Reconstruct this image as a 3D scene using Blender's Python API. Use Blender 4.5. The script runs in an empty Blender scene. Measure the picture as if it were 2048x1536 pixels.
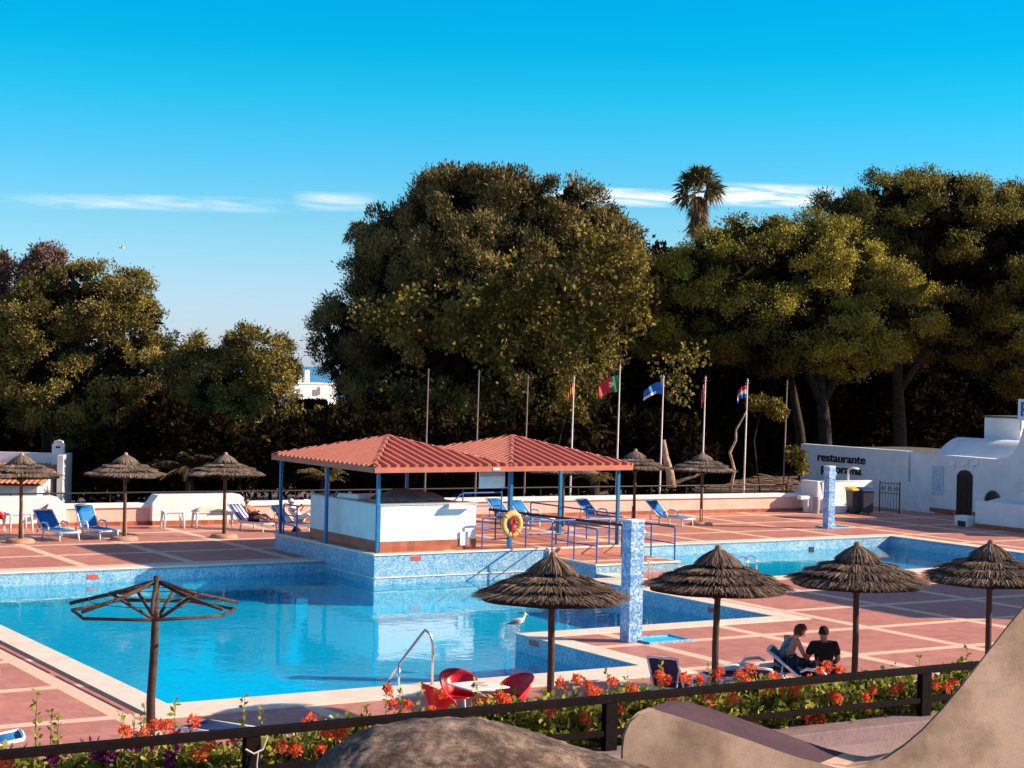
import bpy, bmesh, math, random
import numpy as np
from mathutils import Vector, Matrix
SC = bpy.context.scene
COL = SC.collection
R = math.radians
# ------------------------------------------------------------------ camera
F = 3600.0; RHO = R(1.3); PITCH = math.atan(27/3600.0); H = 5.8; K = H/5.0
cam_d = bpy.data.cameras.new("camera"); cam = bpy.data.objects.new("camera", cam_d); COL.objects.link(cam)
cam_d.sensor_fit = 'HORIZONTAL'; cam_d.sensor_width = 36.0; cam_d.lens = 36.0*F/2048.0
cam_d.clip_start = 0.1; cam_d.clip_end = 300000.0
CM = Matrix.Translation((0, 0, H)) @ Matrix.Rotation(math.pi/2-PITCH, 4, 'X') @ Matrix.Rotation(RHO, 4, 'Z')
cam.matrix_world = CM; SC.camera = cam
# ------------------------------------------------------------------ world, sun, exposure
SUN_EL, SUN_AZ = R(26.3), R(90)
world = bpy.data.worlds.new("World"); SC.world = world; world.use_nodes = True
nt = world.node_tree; nt.nodes.clear()
def N(tree, kind, **kw):
    n = tree.nodes.new(kind)
    for k, v in kw.items():
        if k.startswith('i_'):
            key = k[2:]; n.inputs[int(key) if key.isdigit() else key.replace('_', ' ')].default_value = v
        else: setattr(n, k, v)
    return n
def ramp(tree, stops, interp='LINEAR'):
    n = tree.nodes.new('ShaderNodeValToRGB'); n.color_ramp.interpolation = interp
    e = n.color_ramp.elements
    while len(e) < len(stops): e.new(0.5)
    for el, (p, c) in zip(e, stops): el.position = p; el.color = (*c, 1) if len(c) == 3 else c
    return n
def math_node(tree, op, a, b=None, c=None, clamp=False):
    n = tree.nodes.new('ShaderNodeMath'); n.operation = op; n.use_clamp = clamp
    for i, v in enumerate((a, b, c)):
        if v is None: continue
        if isinstance(v, (int, float)): n.inputs[i].default_value = v
        else: tree.links.new(v, n.inputs[i])
    return n.outputs[0]
def mix_rgb(tree, blend, fac, a, b):
    n = tree.nodes.new('ShaderNodeMix'); n.data_type = 'RGBA'; n.blend_type = blend
    for s, v in ((n.inputs[0], fac), (n.inputs[6], a), (n.inputs[7], b)):
        if isinstance(v, (int, float)): s.default_value = v
        elif isinstance(v, tuple): s.default_value = (*v, 1)
        else: tree.links.new(v, s)
    return n.outputs[2]
L = nt.links.new
sky = N(nt, 'ShaderNodeTexSky', sky_type='NISHITA', sun_disc=False, sun_elevation=SUN_EL, sun_rotation=SUN_AZ)
sky.air_density = 1.0; sky.dust_density = 0.3; sky.ozone_density = 3.0
tc = N(nt, 'ShaderNodeTexCoord'); sep = N(nt, 'ShaderNodeSeparateXYZ'); L(tc.outputs['Generated'], sep.inputs[0])
el = sep.outputs['Z']; ys = math_node(nt, 'MAXIMUM', sep.outputs['Y'], 0.05)
az = math_node(nt, 'DIVIDE', sep.outputs['X'], ys); ev = math_node(nt, 'DIVIDE', el, ys)
hs = N(nt, 'ShaderNodeHueSaturation', i_Saturation=1.2, i_Value=1.0); L(sky.outputs[0], hs.inputs['Color'])
tint = ramp(nt, [(0.0, (0.80, 0.93, 1.62)), (0.041, (0.74, 0.93, 1.36)), (0.075, (0.56, 0.94, 1.15)), (0.119, (0.26, 0.98, 1.19)), (0.148, (0.08, 1.05, 1.15)), (0.175, (0.012, 1.02, 1.12)), (0.22, (0.0, 1.0, 1.2)), (0.32, (0.5, 1.0, 1.15)), (0.55, (2.0, 1.2, 1.1)), (1.0, (2.6, 1.25, 1.05))])
L(el, tint.inputs[0])
skyc = mix_rgb(nt, 'MULTIPLY', 1.0, hs.outputs[0], tint.outputs[0])
# thin cirrus streaks low over the trees
cv = N(nt, 'ShaderNodeCombineXYZ'); L(math_node(nt, 'MULTIPLY', az, 26.0), cv.inputs[0]); L(math_node(nt, 'MULTIPLY_ADD', az, 14.0, math_node(nt, 'MULTIPLY', ev, 260.0)), cv.inputs[1])
cn = N(nt, 'ShaderNodeTexNoise', i_Scale=1.0, i_Detail=8.0, i_Roughness=0.62, i_Distortion=0.6); L(cv.outputs[0], cn.inputs['Vector'])
def bump_mask(v, c, w):
    t = math_node(nt, 'DIVIDE', math_node(nt, 'SUBTRACT', v, c), w)
    return math_node(nt, 'SUBTRACT', 1.0, math_node(nt, 'MULTIPLY', t, t), clamp=True)
masks = None
for c, w, ec, ew, g in ((-0.205, 0.085, 0.0885, 0.0050, 0.48), (-0.10, 0.026, 0.0915, 0.0058, 0.6), (0.055, 0.055, 0.0975, 0.0056, 1.25), (0.135, 0.05, 0.1005, 0.0072, 1.3), (0.30, 0.035, 0.104, 0.004, 0.9)):
    m = math_node(nt, 'MULTIPLY', math_node(nt, 'MULTIPLY', bump_mask(az, c, w), bump_mask(ev, ec, ew)), g)
    masks = m if masks is None else math_node(nt, 'MAXIMUM', masks, m)
cl = math_node(nt, 'MULTIPLY', masks, math_node(nt, 'MULTIPLY_ADD', cn.outputs['Fac'], 3.6, -1.25, clamp=True), clamp=True)
skyc = mix_rgb(nt, 'MIX', cl, skyc, (8.0, 7.6, 7.9))
bg = N(nt, 'ShaderNodeBackground', i_Strength=0.085); L(skyc, bg.inputs['Color'])
wo = N(nt, 'ShaderNodeOutputWorld'); L(bg.outputs[0], wo.inputs['Surface'])
sun_d = bpy.data.lights.new("sun", 'SUN'); sun = bpy.data.objects.new("sun", sun_d); COL.objects.link(sun)
sun_d.energy = 5.0; sun_d.angle = R(0.5); sun_d.color = (1.0, 0.83, 0.64)
sv = Vector((math.sin(SUN_AZ)*math.cos(SUN_EL), math.cos(SUN_AZ)*math.cos(SUN_EL), math.sin(SUN_EL)))
sun.rotation_euler = sv.to_track_quat('Z', 'Y').to_euler()
SC.view_settings.view_transform = 'Standard'; SC.view_settings.look = 'None'
SC.view_settings.exposure = 0.85; SC.view_settings.gamma = 1.0
# ------------------------------------------------------------------ pixel -> place helpers (photo measured at 2048 x 1536)
R3 = CM.to_3x3(); CAMP = Vector((0, 0, H))
def ray(x, y): return R3 @ Vector(((x-1024)/F, -(y-768)/F, -1))
def gp(x, y, z=0.0):
    d = ray(x, y); return CAMP + d*((z-H)/d.z)
def D(x, y, Y):
    d = ray(x, y); return CAMP + d*(Y/d.y)
TH = R(31.5)
Bv = Vector((math.cos(TH), math.sin(TH), 0)); Av = Vector((-math.sin(TH), math.cos(TH), 0))
O = gp(335, 1410); O.z = 0
def W(b, a, z=0.0): return O + Bv*(b*K) + Av*(a*K) + Vector((0, 0, z))
def ab(p): q = p-O; return q.dot(Bv)/K, q.dot(Av)/K
def plane(px, py, p0, n):
    d = ray(px, py); return CAMP + d*((p0-CAMP).dot(n)/d.dot(n))
# ------------------------------------------------------------------ mesh builder
class M:
    def __init__(s): s.v = []; s.f = []; s.m = []; s.c = 0
    def mat(s, i): s.c = i; return s
    def add(s, vs, fs):
        o = len(s.v); s.v += [tuple(v) for v in vs]
        for f in fs: s.f.append([i+o for i in f]); s.m.append(s.c)
        return s
    def bx(s, x0, x1, y0, y1, z0, z1):
        return s.add([(x0,y0,z0),(x1,y0,z0),(x1,y1,z0),(x0,y1,z0),(x0,y0,z1),(x1,y0,z1),(x1,y1,z1),(x0,y1,z1)],
                     [(3,2,1,0),(4,5,6,7),(0,1,5,4),(1,2,6,5),(2,3,7,6),(3,0,4,7)])
    def beam(s, p, q, w, h, up=(0,0,1)):
        p = Vector(p); q = Vector(q); d = (q-p).normalized(); u = Vector(up)
        x = d.cross(u)
        if x.length < 1e-4: x = d.cross(Vector((1,0,0)))
        x.normalize(); z = x.cross(d)
        vs = [a + x*(i*w/2) + z*(j*h/2) for a in (p, q) for i, j in ((-1,-1),(1,-1),(1,1),(-1,1))]
        return s.add(vs, [(3,2,1,0),(4,5,6,7),(0,1,5,4),(1,2,6,5),(2,3,7,6),(3,0,4,7)])
    def tube(s, pts, r, n=8):
        pts = [Vector(p) for p in pts]; k = len(pts)
        rs = r if isinstance(r, (list, tuple)) else [r]*k
        o = len(s.v); prev = None
        for i, p in enumerate(pts):
            d = (pts[min(i+1, k-1)]-pts[max(i-1, 0)]).normalized()
            if prev is None:
                x = d.cross(Vector((0,0,1)))
                if x.length < 1e-3: x = Vector((1,0,0))
            else: x = prev - d*prev.dot(d)
            x.normalize(); prev = x; y = d.cross(x)
            for j in range(n):
                t = 2*math.pi*j/n; s.v.append(tuple(p + (x*math.cos(t)+y*math.sin(t))*rs[i]))
        for i in range(k-1):
            for j in range(n):
                a = o+i*n+j; b = o+i*n+(j+1) % n; s.f.append([a, b, b+n, a+n]); s.m.append(s.c)
        s.f.append([o+j for j in range(n)][::-1]); s.m.append(s.c)
        s.f.append([o+(k-1)*n+j for j in range(n)]); s.m.append(s.c)
        return s
    def lathe(s, prof, n=24, c=(0,0,0), a0=0, a1=2*math.pi):
        o = len(s.v); full = abs(a1-a0-2*math.pi) < 1e-6; m = n if full else n+1
        for r, z in prof:
            for j in range(m):
                t = a0+(a1-a0)*j/n; s.v.append((c[0]+r*math.cos(t), c[1]+r*math.sin(t), c[2]+z))
        for i in range(len(prof)-1):
            for j in range(n):
                a = o+i*m+j; b = o+i*m+(j+1) % m; s.f.append([a, b, b+m, a+m]); s.m.append(s.c)
        return s
    def extr(s, poly, vec):
        n = len(poly); P = [Vector(p) for p in poly]; V = Vector(vec)
        vs = P+[p+V for p in P]
        return s.add(vs, [tuple(range(n))[::-1], tuple(range(n, 2*n))]+[(i, (i+1) % n, (i+1) % n+n, i+n) for i in range(n)])
    def ell(s, c, r, nu=14, nv=9, rot=None):
        o = len(s.v); c = Vector(c)
        for i in range(nv+1):
            ph = math.pi*i/nv
            for j in range(nu):
                t = 2*math.pi*j/nu
                p = Vector((r[0]*math.sin(ph)*math.cos(t), r[1]*math.sin(ph)*math.sin(t), r[2]*math.cos(ph)))
                if rot: p = rot @ p
                s.v.append(tuple(c+p))
        for i in range(nv):
            for j in range(nu):
                a = o+i*nu+j; b = o+i*nu+(j+1) % nu; s.f.append([a+nu, b+nu, b, a]); s.m.append(s.c)
        return s
    def build(s, name, mats, parent=None, smooth=False, bevel=0.0, loc=None, rz=0.0, recalc=True):
        me = bpy.data.meshes.new(name); me.from_pydata(s.v, [], s.f)
        if not isinstance(mats, (list, tuple)): mats = [mats]
        for m in mats: me.materials.append(m)
        if len(mats) > 1: me.polygons.foreach_set('material_index', s.m)
        bm = bmesh.new(); bm.from_mesh(me); bmesh.ops.remove_doubles(bm, verts=bm.verts, dist=1e-5)
        if recalc: bmesh.ops.recalc_face_normals(bm, faces=bm.faces)
        if bevel > 0:
            es = [e for e in bm.edges if len(e.link_faces) == 2 and e.calc_face_angle(0) > 0.5]
            bmesh.ops.bevel(bm, geom=es, offset=bevel, segments=2, affect='EDGES', profile=0.6)
        bm.to_mesh(me); bm.free()
        if smooth: me.polygons.foreach_set('use_smooth', [True]*len(me.polygons))
        o = bpy.data.objects.new(name, me); COL.objects.link(o)
        if smooth and smooth != 'all':
            try: me.set_sharp_from_angle(angle=R(40))
            except Exception: pass
        if parent: o.parent = parent
        if loc is not None: o.location = loc
        o.rotation_euler = (0, 0, rz)
        return o
def thing(name, label, cat, loc=(0,0,0), rz=0.0, group=None):
    o = bpy.data.objects.new(name, None); COL.objects.link(o); o.empty_display_size = 0.2
    o.location = loc; o.rotation_euler = (0, 0, rz); return tag(o, label, cat, group)
def tag(o, label, cat, group=None, kind=None):
    o['label'] = label; o['category'] = cat
    if group: o['group'] = group
    if kind: o['kind'] = kind
    return o
def struct(o, kind='structure'): o['kind'] = kind; return o
def dup(src, loc, rz, label, group=None):
    r = src.copy(); COL.objects.link(r); r.location = loc; r.rotation_euler = (0, 0, rz); r['label'] = label
    if group: r['group'] = group
    for c in src.children:
        d = c.copy(); COL.objects.link(d); d.parent = r
        for g in c.children:
            e = g.copy(); COL.objects.link(e); e.parent = d
    return r
# ------------------------------------------------------------------ materials
def new_mat(name):
    m = bpy.data.materials.new(name); m.use_nodes = True; t = m.node_tree
    return m, t, t.nodes['Principled BSDF']
def mat(name, col, rough=0.7, var=0.12, scale=4.0, bump=0.0, bscale=40.0, metal=0.0, stain=None, stain_scale=1.2, stain_amt=0.5, spec=0.4):
    m, t, b = new_mat(name); l = t.links.new
    co = N(t, 'ShaderNodeTexCoord').outputs['Object']
    n = N(t, 'ShaderNodeTexNoise', i_Scale=scale, i_Detail=6.0, i_Roughness=0.6); l(co, n.inputs['Vector'])
    c0 = tuple(max(0, x*(1-var*1.6)) for x in col); c1 = tuple(min(1, x*(1+var*1.2)) for x in col)
    rp = ramp(t, [(0.3, c0), (0.7, c1)]); l(n.outputs['Fac'], rp.inputs[0]); out = rp.outputs[0]
    if stain:
        n2 = N(t, 'ShaderNodeTexNoise', i_Scale=stain_scale, i_Detail=8.0, i_Roughness=0.7); l(co, n2.inputs['Vector'])
        r2 = ramp(t, [(0.48, (0,0,0)), (0.68, (1,1,1))]); l(n2.outputs['Fac'], r2.inputs[0])
        out = mix_rgb(t, 'MIX', math_node(t, 'MULTIPLY', r2.outputs[0], stain_amt), out, stain)
    l(out, b.inputs['Base Color']); b.inputs['Roughness'].default_value = rough; b.inputs['Metallic'].default_value = metal; b.inputs['Specular IOR Level'].default_value = spec
    if bump:
        n3 = N(t, 'ShaderNodeTexNoise', i_Scale=bscale, i_Detail=6.0, i_Roughness=0.65); l(co, n3.inputs['Vector'])
        bp = N(t, 'ShaderNodeBump', i_Strength=bump, i_Distance=0.03); l(n3.outputs['Fac'], bp.inputs['Height']); l(bp.outputs[0], b.inputs['Normal'])
    return m
def cell_mat(name, size, stops, rough=0.35, grout=None, gw=0.06, off=0.37):
    """small square tiles, every tile its own random tone"""
    m, t, b = new_mat(name); l = t.links.new
    co = N(t, 'ShaderNodeTexCoord').outputs['Object']
    v = N(t, 'ShaderNodeVectorMath', operation='MULTIPLY_ADD'); l(co, v.inputs[0]); v.inputs[1].default_value = (1/size,)*3; v.inputs[2].default_value = (off,)*3
    fl = N(t, 'ShaderNodeVectorMath', operation='FLOOR'); l(v.outputs[0], fl.inputs[0])
    wn = N(t, 'ShaderNodeTexWhiteNoise'); l(fl.outputs[0], wn.inputs['Vector'])
    big = N(t, 'ShaderNodeTexNoise', i_Scale=2.2, i_Detail=3.0); l(co, big.inputs['Vector'])
    s = math_node(t, 'ADD', math_node(t, 'MULTIPLY', wn.outputs['Value'], 0.8), math_node(t, 'MULTIPLY_ADD', big.outputs['Fac'], 0.7, -0.25), clamp=True)
    rp = ramp(t, stops); l(s, rp.inputs[0]); l(rp.outputs[0], b.inputs['Base Color'])
    b.inputs['Roughness'].default_value = rough; return m
m_mosaic = cell_mat('pale_mosaic', 0.034, [(0.0, (0.06, 0.23, 0.41)), (0.35, (0.16, 0.35, 0.50)), (0.65, (0.30, 0.45, 0.55)), (1.0, (0.52, 0.58, 0.61))])
m_pillar = cell_mat('pillar_mosaic', 0.042, [(0.0, (0.05, 0.18, 0.48)), (0.45, (0.16, 0.36, 0.64)), (0.75, (0.40, 0.56, 0.74)), (1.0, (0.66, 0.72, 0.76))])
m_poolfloor = cell_mat('pool_floor_tile', 0.09, [(0.0, (0.01, 0.53, 0.84)), (0.5, (0.012, 0.61, 0.92)), (1.0, (0.02, 0.67, 0.95))])
m_coping = mat('cream_coping', (0.80, 0.66, 0.52), 0.6, 0.07, 1.6, 0.12, 30, stain=(0.60, 0.44, 0.34), stain_scale=0.9, stain_amt=0.35)
m_white = mat('white_stucco', (0.82, 0.77, 0.73), 0.85, 0.05, 2.0, 0.25, 30)
m_white2 = mat('white_limewash', (0.80, 0.78, 0.76), 0.85, 0.06, 0.9, 0.25, 24, stain=(0.60, 0.57, 0.55), stain_scale=0.7, stain_amt=0.4)
m_salmon = mat('salmon_render', (0.74, 0.46, 0.37), 0.8, 0.08, 1.5, 0.15, 30)
m_redtile = cell_mat('red_plinth_tile', 0.24, [(0.0, (0.25, 0.07, 0.035)), (0.5, (0.36, 0.10, 0.05)), (1.0, (0.45, 0.14, 0.075))], 0.45)
m_roof = mat('painted_red_metal', (0.50, 0.135, 0.078), 0.5, 0.1, 2.0, 0.03, 10, stain=(0.44, 0.12, 0.07), stain_scale=1.2, stain_amt=0.5)
m_blue = mat('blue_paint', (0.02, 0.13, 0.42), 0.4, 0.12, 6.0)
m_blue_post = mat('post_blue_paint', (0.010, 0.155, 0.34), 0.4, 0.12, 6.0)
m_straw = None
m_wood = mat('weathered_pole', (0.13, 0.075, 0.05), 0.8, 0.35, 9.0, 0.5, 25)
m_darkwood = mat('dark_stained_pole', (0.060, 0.032, 0.024), 0.75, 0.35, 9.0, 0.5, 25)
m_plastic = mat('white_plastic', (0.82, 0.80, 0.77), 0.4, 0.05, 3.0)
m_fabric = mat('blue_sling_fabric', (0.0, 0.17, 0.48), 0.65, 0.08, 12.0, 0.2, 200)
m_navy = mat('navy_sling_fabric', (0.012, 0.025, 0.10), 0.7, 0.1, 12.0, 0.2, 200)
m_red = mat('red_plastic', (0.62, 0.015, 0.025), 0.28, 0.06, 3.0)
m_black = mat('black_paint', (0.007, 0.0035, 0.0035), 0.75, 0.3, 12.0, 0.12, 60, spec=0.08)
m_iron = mat('wrought_iron', (0.02, 0.016, 0.016), 0.5, 0.2, 8.0)
m_grey_metal = mat('grey_metal', (0.34, 0.32, 0.31), 0.4, 0.1, 6.0, metal=0.6)
m_chrome = mat('polished_steel', (0.72, 0.70, 0.68), 0.16, 0.03, 3.0, metal=1.0)
m_clay = mat('clay_base', (0.48, 0.25, 0.17), 0.8, 0.12, 5.0, 0.3, 30)
m_terra = mat('terracotta_roof', (0.52, 0.20, 0.10), 0.8, 0.25, 6.0, 0.4, 20)
m_glass_dark = mat('dark_window', (0.02, 0.025, 0.03), 0.12, 0.1, 2.0)
m_earth = mat('dry_earth', (0.17, 0.11, 0.065), 0.95, 0.35, 0.6, 0.6, 8)
m_bark = mat('tree_bark', (0.035, 0.021, 0.015), 0.95, 0.35, 4.0, 0.8, 14)
m_skin = mat('skin', (0.52, 0.27, 0.18), 0.5, 0.05, 5.0)
m_skin_tan = mat('tanned_skin', (0.40, 0.19, 0.12), 0.5, 0.05, 5.0)
m_hair_brown = mat('brown_hair', (0.13, 0.032, 0.016), 0.5, 0.3, 40.0, 0.6, 90)
m_hair_dark = mat('dark_hair', (0.022, 0.010, 0.007), 0.95, 0.3, 40.0, 0.6, 90)
m_tee = mat('black_cotton', (0.008, 0.005, 0.006), 0.85, 0.2, 8.0, 0.2, 25)
m_cloth_white = mat('white_cloth', (0.78, 0.74, 0.70), 0.85, 0.06, 6.0, 0.3, 20)
m_jeans = mat('dark_denim', (0.02, 0.035, 0.06), 0.85, 0.2, 12.0)
m_letter = mat('dark_brown_lettering', (0.045, 0.012, 0.012), 0.6, 0.1, 4.0)
m_sign_blue = mat('sign_blue', (0.02, 0.16, 0.38), 0.6, 0.1, 4.0)
def straw_mat(name, lo, hi):
    m, t, b = new_mat(name); l = t.links.new
    g = N(t, 'ShaderNodeNewGeometry'); rp = ramp(t, [(0.0, lo), (0.55, tuple((x+y)/2 for x, y in zip(lo, hi))), (1.0, hi)])
    l(g.outputs['Random Per Island'], rp.inputs[0]); l(rp.outputs[0], b.inputs['Base Color']); b.inputs['Roughness'].default_value = 0.9
    return m
m_straw = straw_mat('dry_straw', (0.035, 0.020, 0.014), (0.28, 0.175, 0.11))
m_straw_grey = straw_mat('sun_bleached_straw', (0.13, 0.085, 0.06), (0.42, 0.29, 0.20))
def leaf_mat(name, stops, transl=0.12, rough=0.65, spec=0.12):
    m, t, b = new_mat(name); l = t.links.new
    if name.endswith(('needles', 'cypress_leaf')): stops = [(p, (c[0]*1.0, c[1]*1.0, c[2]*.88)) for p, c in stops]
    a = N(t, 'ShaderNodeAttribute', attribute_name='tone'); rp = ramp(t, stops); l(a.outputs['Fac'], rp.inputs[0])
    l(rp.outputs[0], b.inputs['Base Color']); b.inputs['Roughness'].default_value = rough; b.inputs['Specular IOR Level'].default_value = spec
    tr = N(t, 'ShaderNodeBsdfTranslucent'); l(rp.outputs[0], tr.inputs['Color'])
    mx = N(t, 'ShaderNodeMixShader', i_0=transl); l(b.outputs[0], mx.inputs[1]); l(tr.outputs[0], mx.inputs[2])
    l(mx.outputs[0], t.nodes['Material Output'].inputs['Surface']); return m
m_cypress = leaf_mat('cypress_leaf', [(0.0, (0.012, 0.008, 0.004)), (0.15, (0.065, 0.046, 0.016)), (0.5, (0.17, 0.122, 0.040)), (1.0, (0.36, 0.265, 0.095))])
m_pine = leaf_mat('pine_needles', [(0.0, (0.010, 0.008, 0.003)), (0.15, (0.08, 0.066, 0.011)), (0.5, (0.23, 0.188, 0.027)), (1.0, (0.46, 0.37, 0.06))])
m_pine_dull = leaf_mat('dull_pine_needles', [(0.0, (0.008, 0.006, 0.003)), (0.15, (0.06, 0.047, 0.012)), (0.5, (0.165, 0.126, 0.030)), (1.0, (0.36, 0.27, 0.075))])
m_pine_dark = leaf_mat('dark_pine_needles', [(0.0, (0.008, 0.006, 0.003)), (0.15, (0.05, 0.041, 0.010)), (0.5, (0.15, 0.12, 0.024)), (1.0, (0.33, 0.26, 0.05))])
m_ivy = leaf_mat('creeper_leaf', [(0.0, (0.05, 0.038, 0.007)), (0.5, (0.145, 0.112, 0.018)), (1.0, (0.33, 0.25, 0.05))], 0.22)
m_bush = leaf_mat('shrub_leaf', [(0.0, (0.004, 0.0025, 0.0012)), (0.3, (0.010, 0.006, 0.0025)), (0.75, (0.018, 0.012, 0.004)), (1.0, (0.055, 0.04, 0.01))], 0.05, spec=0.0)  # near-black leaf colour stands in for the deep shade under the trees
m_rust = leaf_mat('rusty_conifer', [(0.0, (0.02, 0.010, 0.007)), (0.5, (0.17, 0.095, 0.065)), (1.0, (0.27, 0.16, 0.11))])
m_palm = leaf_mat('palm_leaf', [(0.0, (0.03, 0.024, 0.008)), (0.5, (0.12, 0.092, 0.03)), (1.0, (0.34, 0.26, 0.10))], 0.3)
m_palm_dead = leaf_mat('dead_palm_leaf', [(0.0, (0.20, 0.11, 0.06)), (1.0, (0.48, 0.28, 0.17))], 0.3)
m_hedge = leaf_mat('honeysuckle_leaf', [(0.0, (0.07, 0.075, 0.012)), (0.5, (0.22, 0.22, 0.03)), (0.85, (0.42, 0.38, 0.06)), (1.0, (0.58, 0.50, 0.12))], 0.35)
m_flower = leaf_mat('orange_red_flower', [(0.0, (0.72, 0.06, 0.03)), (0.6, (0.88, 0.15, 0.055)), (1.0, (0.95, 0.34, 0.12))], 0.45)
m_flower_p = leaf_mat('purple_flower', [(0.0, (0.10, 0.012, 0.07)), (1.0, (0.22, 0.03, 0.14))], 0.3)
# deck: terracotta tiles with a lattice of cream strips
def deck_mat():
    m, t, b = new_mat('terracotta_deck'); l = t.links.new
    co = N(t, 'ShaderNodeTexCoord').outputs['Object']; sp = N(t, 'ShaderNodeSeparateXYZ'); l(co, sp.inputs[0])
    def strip(c, off, per, w):
        x = math_node(t, 'FRACT', math_node(t, 'DIVIDE', math_node(t, 'ADD', c, -off+w/2), per))
        return math_node(t, 'LESS_THAN', x, w/per)
    sx = strip(sp.outputs['X'], -0.90*K, 2.745*K, 0.27*K); sy = strip(sp.outputs['Y'], -0.56*K, 2.615*K, 0.27*K)
    st = math_node(t, 'MAXIMUM', sx, sy)
    v = N(t, 'ShaderNodeVectorMath', operation='MULTIPLY'); l(co, v.inputs[0]); v.inputs[1].default_value = (1/0.245, 1/0.245, 0)
    fl = N(t, 'ShaderNodeVectorMath', operation='FLOOR'); l(v.outputs[0], fl.inputs[0])
    wn = N(t, 'ShaderNodeTexWhiteNoise'); l(fl.outputs[0], wn.inputs['Vector'])
    fr = N(t, 'ShaderNodeVectorMath', operation='FRACTION'); l(v.outputs[0], fr.inputs[0]); sf = N(t, 'ShaderNodeSeparateXYZ'); l(fr.outputs[0], sf.inputs[0])
    grout = math_node(t, 'MAXIMUM', math_node(t, 'LESS_THAN', sf.outputs[0], 0.05), math_node(t, 'LESS_THAN', sf.outputs[1], 0.05))
    n = N(t, 'ShaderNodeTexNoise', i_Scale=0.35, i_Detail=7.0, i_Roughness=0.65); l(co, n.inputs['Vector'])
    tone = math_node(t, 'ADD', math_node(t, 'MULTIPLY', wn.outputs['Value'], 0.35), math_node(t, 'MULTIPLY', n.outputs['Fac'], 0.75), clamp=True)
    red = ramp(t, [(0.15, (0.38, 0.142, 0.100)), (0.5, (0.50, 0.192, 0.136)), (0.9, (0.61, 0.25, 0.18))]); l(tone, red.inputs[0])
    cream = ramp(t, [(0.15, (0.72, 0.46, 0.31)), (0.9, (0.83, 0.57, 0.39))]); l(tone, cream.inputs[0])
    c = mix_rgb(t, 'MIX', math_node(t, 'MULTIPLY', grout, 0.5), red.outputs[0], (0.30, 0.14, 0.11))
    c = mix_rgb(t, 'MIX', st, c, cream.outputs[0])
    n2 = N(t, 'ShaderNodeTexNoise', i_Scale=1.7, i_Detail=9.0, i_Roughness=0.75); l(co, n2.inputs['Vector'])
    r2 = ramp(t, [(0.56, (0,0,0)), (0.72, (1,1,1))]); l(n2.outputs['Fac'], r2.inputs[0])
    c = mix_rgb(t, 'MIX', math_node(t, 'MULTIPLY', r2.outputs[0], 0.32), c, (0.72, 0.52, 0.44))
    l(c, b.inputs['Base Color']); b.inputs['Roughness'].default_value = 0.55; b.inputs['Specular IOR Level'].default_value = 0.3
    bp = N(t, 'ShaderNodeBump', i_Strength=0.15, i_Distance=0.01); l(n2.outputs['Fac'], bp.inputs['Height']); l(bp.outputs[0], b.inputs['Normal'])
    return m
m_deck = deck_mat()
def water_mat(name, col, scale, strength, sea=False):
    m, t, b = new_mat(name); l = t.links.new; t.nodes.remove(b)
    co = N(t, 'ShaderNodeTexCoord').outputs['Object']
    n = N(t, 'ShaderNodeTexNoise', i_Scale=scale, i_Detail=3.0, i_Roughness=0.5, i_Distortion=0.4); l(co, n.inputs['Vector'])
    n2 = N(t, 'ShaderNodeTexNoise', i_Scale=scale*0.27, i_Detail=2.0, i_Roughness=0.5); l(co, n2.inputs['Vector'])
    calm = N(t, 'ShaderNodeTexNoise', i_Scale=0.22, i_Detail=2.0); l(co, calm.inputs['Vector'])
    hgt = math_node(t, 'MULTIPLY', math_node(t, 'MULTIPLY_ADD', n2.outputs['Fac'], 1.6, n.outputs['Fac']), math_node(t, 'MULTIPLY_ADD', calm.outputs['Fac'], 2.0, -0.45, clamp=True))
    bp = N(t, 'ShaderNodeBump', i_Strength=strength, i_Distance=0.03); l(hgt, bp.inputs['Height'])
    ge = N(t, 'ShaderNodeNewGeometry'); dt = N(t, 'ShaderNodeVectorMath', operation='DOT_PRODUCT'); l(ge.outputs['Incoming'], dt.inputs[0]); l(bp.outputs[0], dt.inputs[1])
    om = math_node(t, 'SUBTRACT', 1.0, math_node(t, 'ABSOLUTE', dt.outputs['Value']), clamp=True)
    fres = math_node(t, 'MULTIPLY_ADD', math_node(t, 'POWER', om, 5.0), 0.98, 0.02)
    gl = N(t, 'ShaderNodeBsdfGlossy', i_Roughness=0.02); l(bp.outputs[0], gl.inputs['Normal'])
    if sea: body = N(t, 'ShaderNodeBsdfDiffuse'); body.inputs['Color'].default_value = (*col, 1)
    else: body = N(t, 'ShaderNodeBsdfTransparent'); body.inputs['Color'].default_value = (*col, 1)
    mx = N(t, 'ShaderNodeMixShader'); l(math_node(t, 'MULTIPLY', fres, 0.25 if sea else 0.95), mx.inputs[0]); l(body.outputs[0], mx.inputs[1]); l(gl.outputs[0], mx.inputs[2])
    l(mx.outputs[0], t.nodes['Material Output'].inputs['Surface']); return m
m_water = water_mat('pool_water', (0.28, 0.95, 1.0), 2.4, 0.28)
m_sea = water_mat('sea_water', (0.01, 0.24, 0.46), 0.02, 0.4, True)
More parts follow.
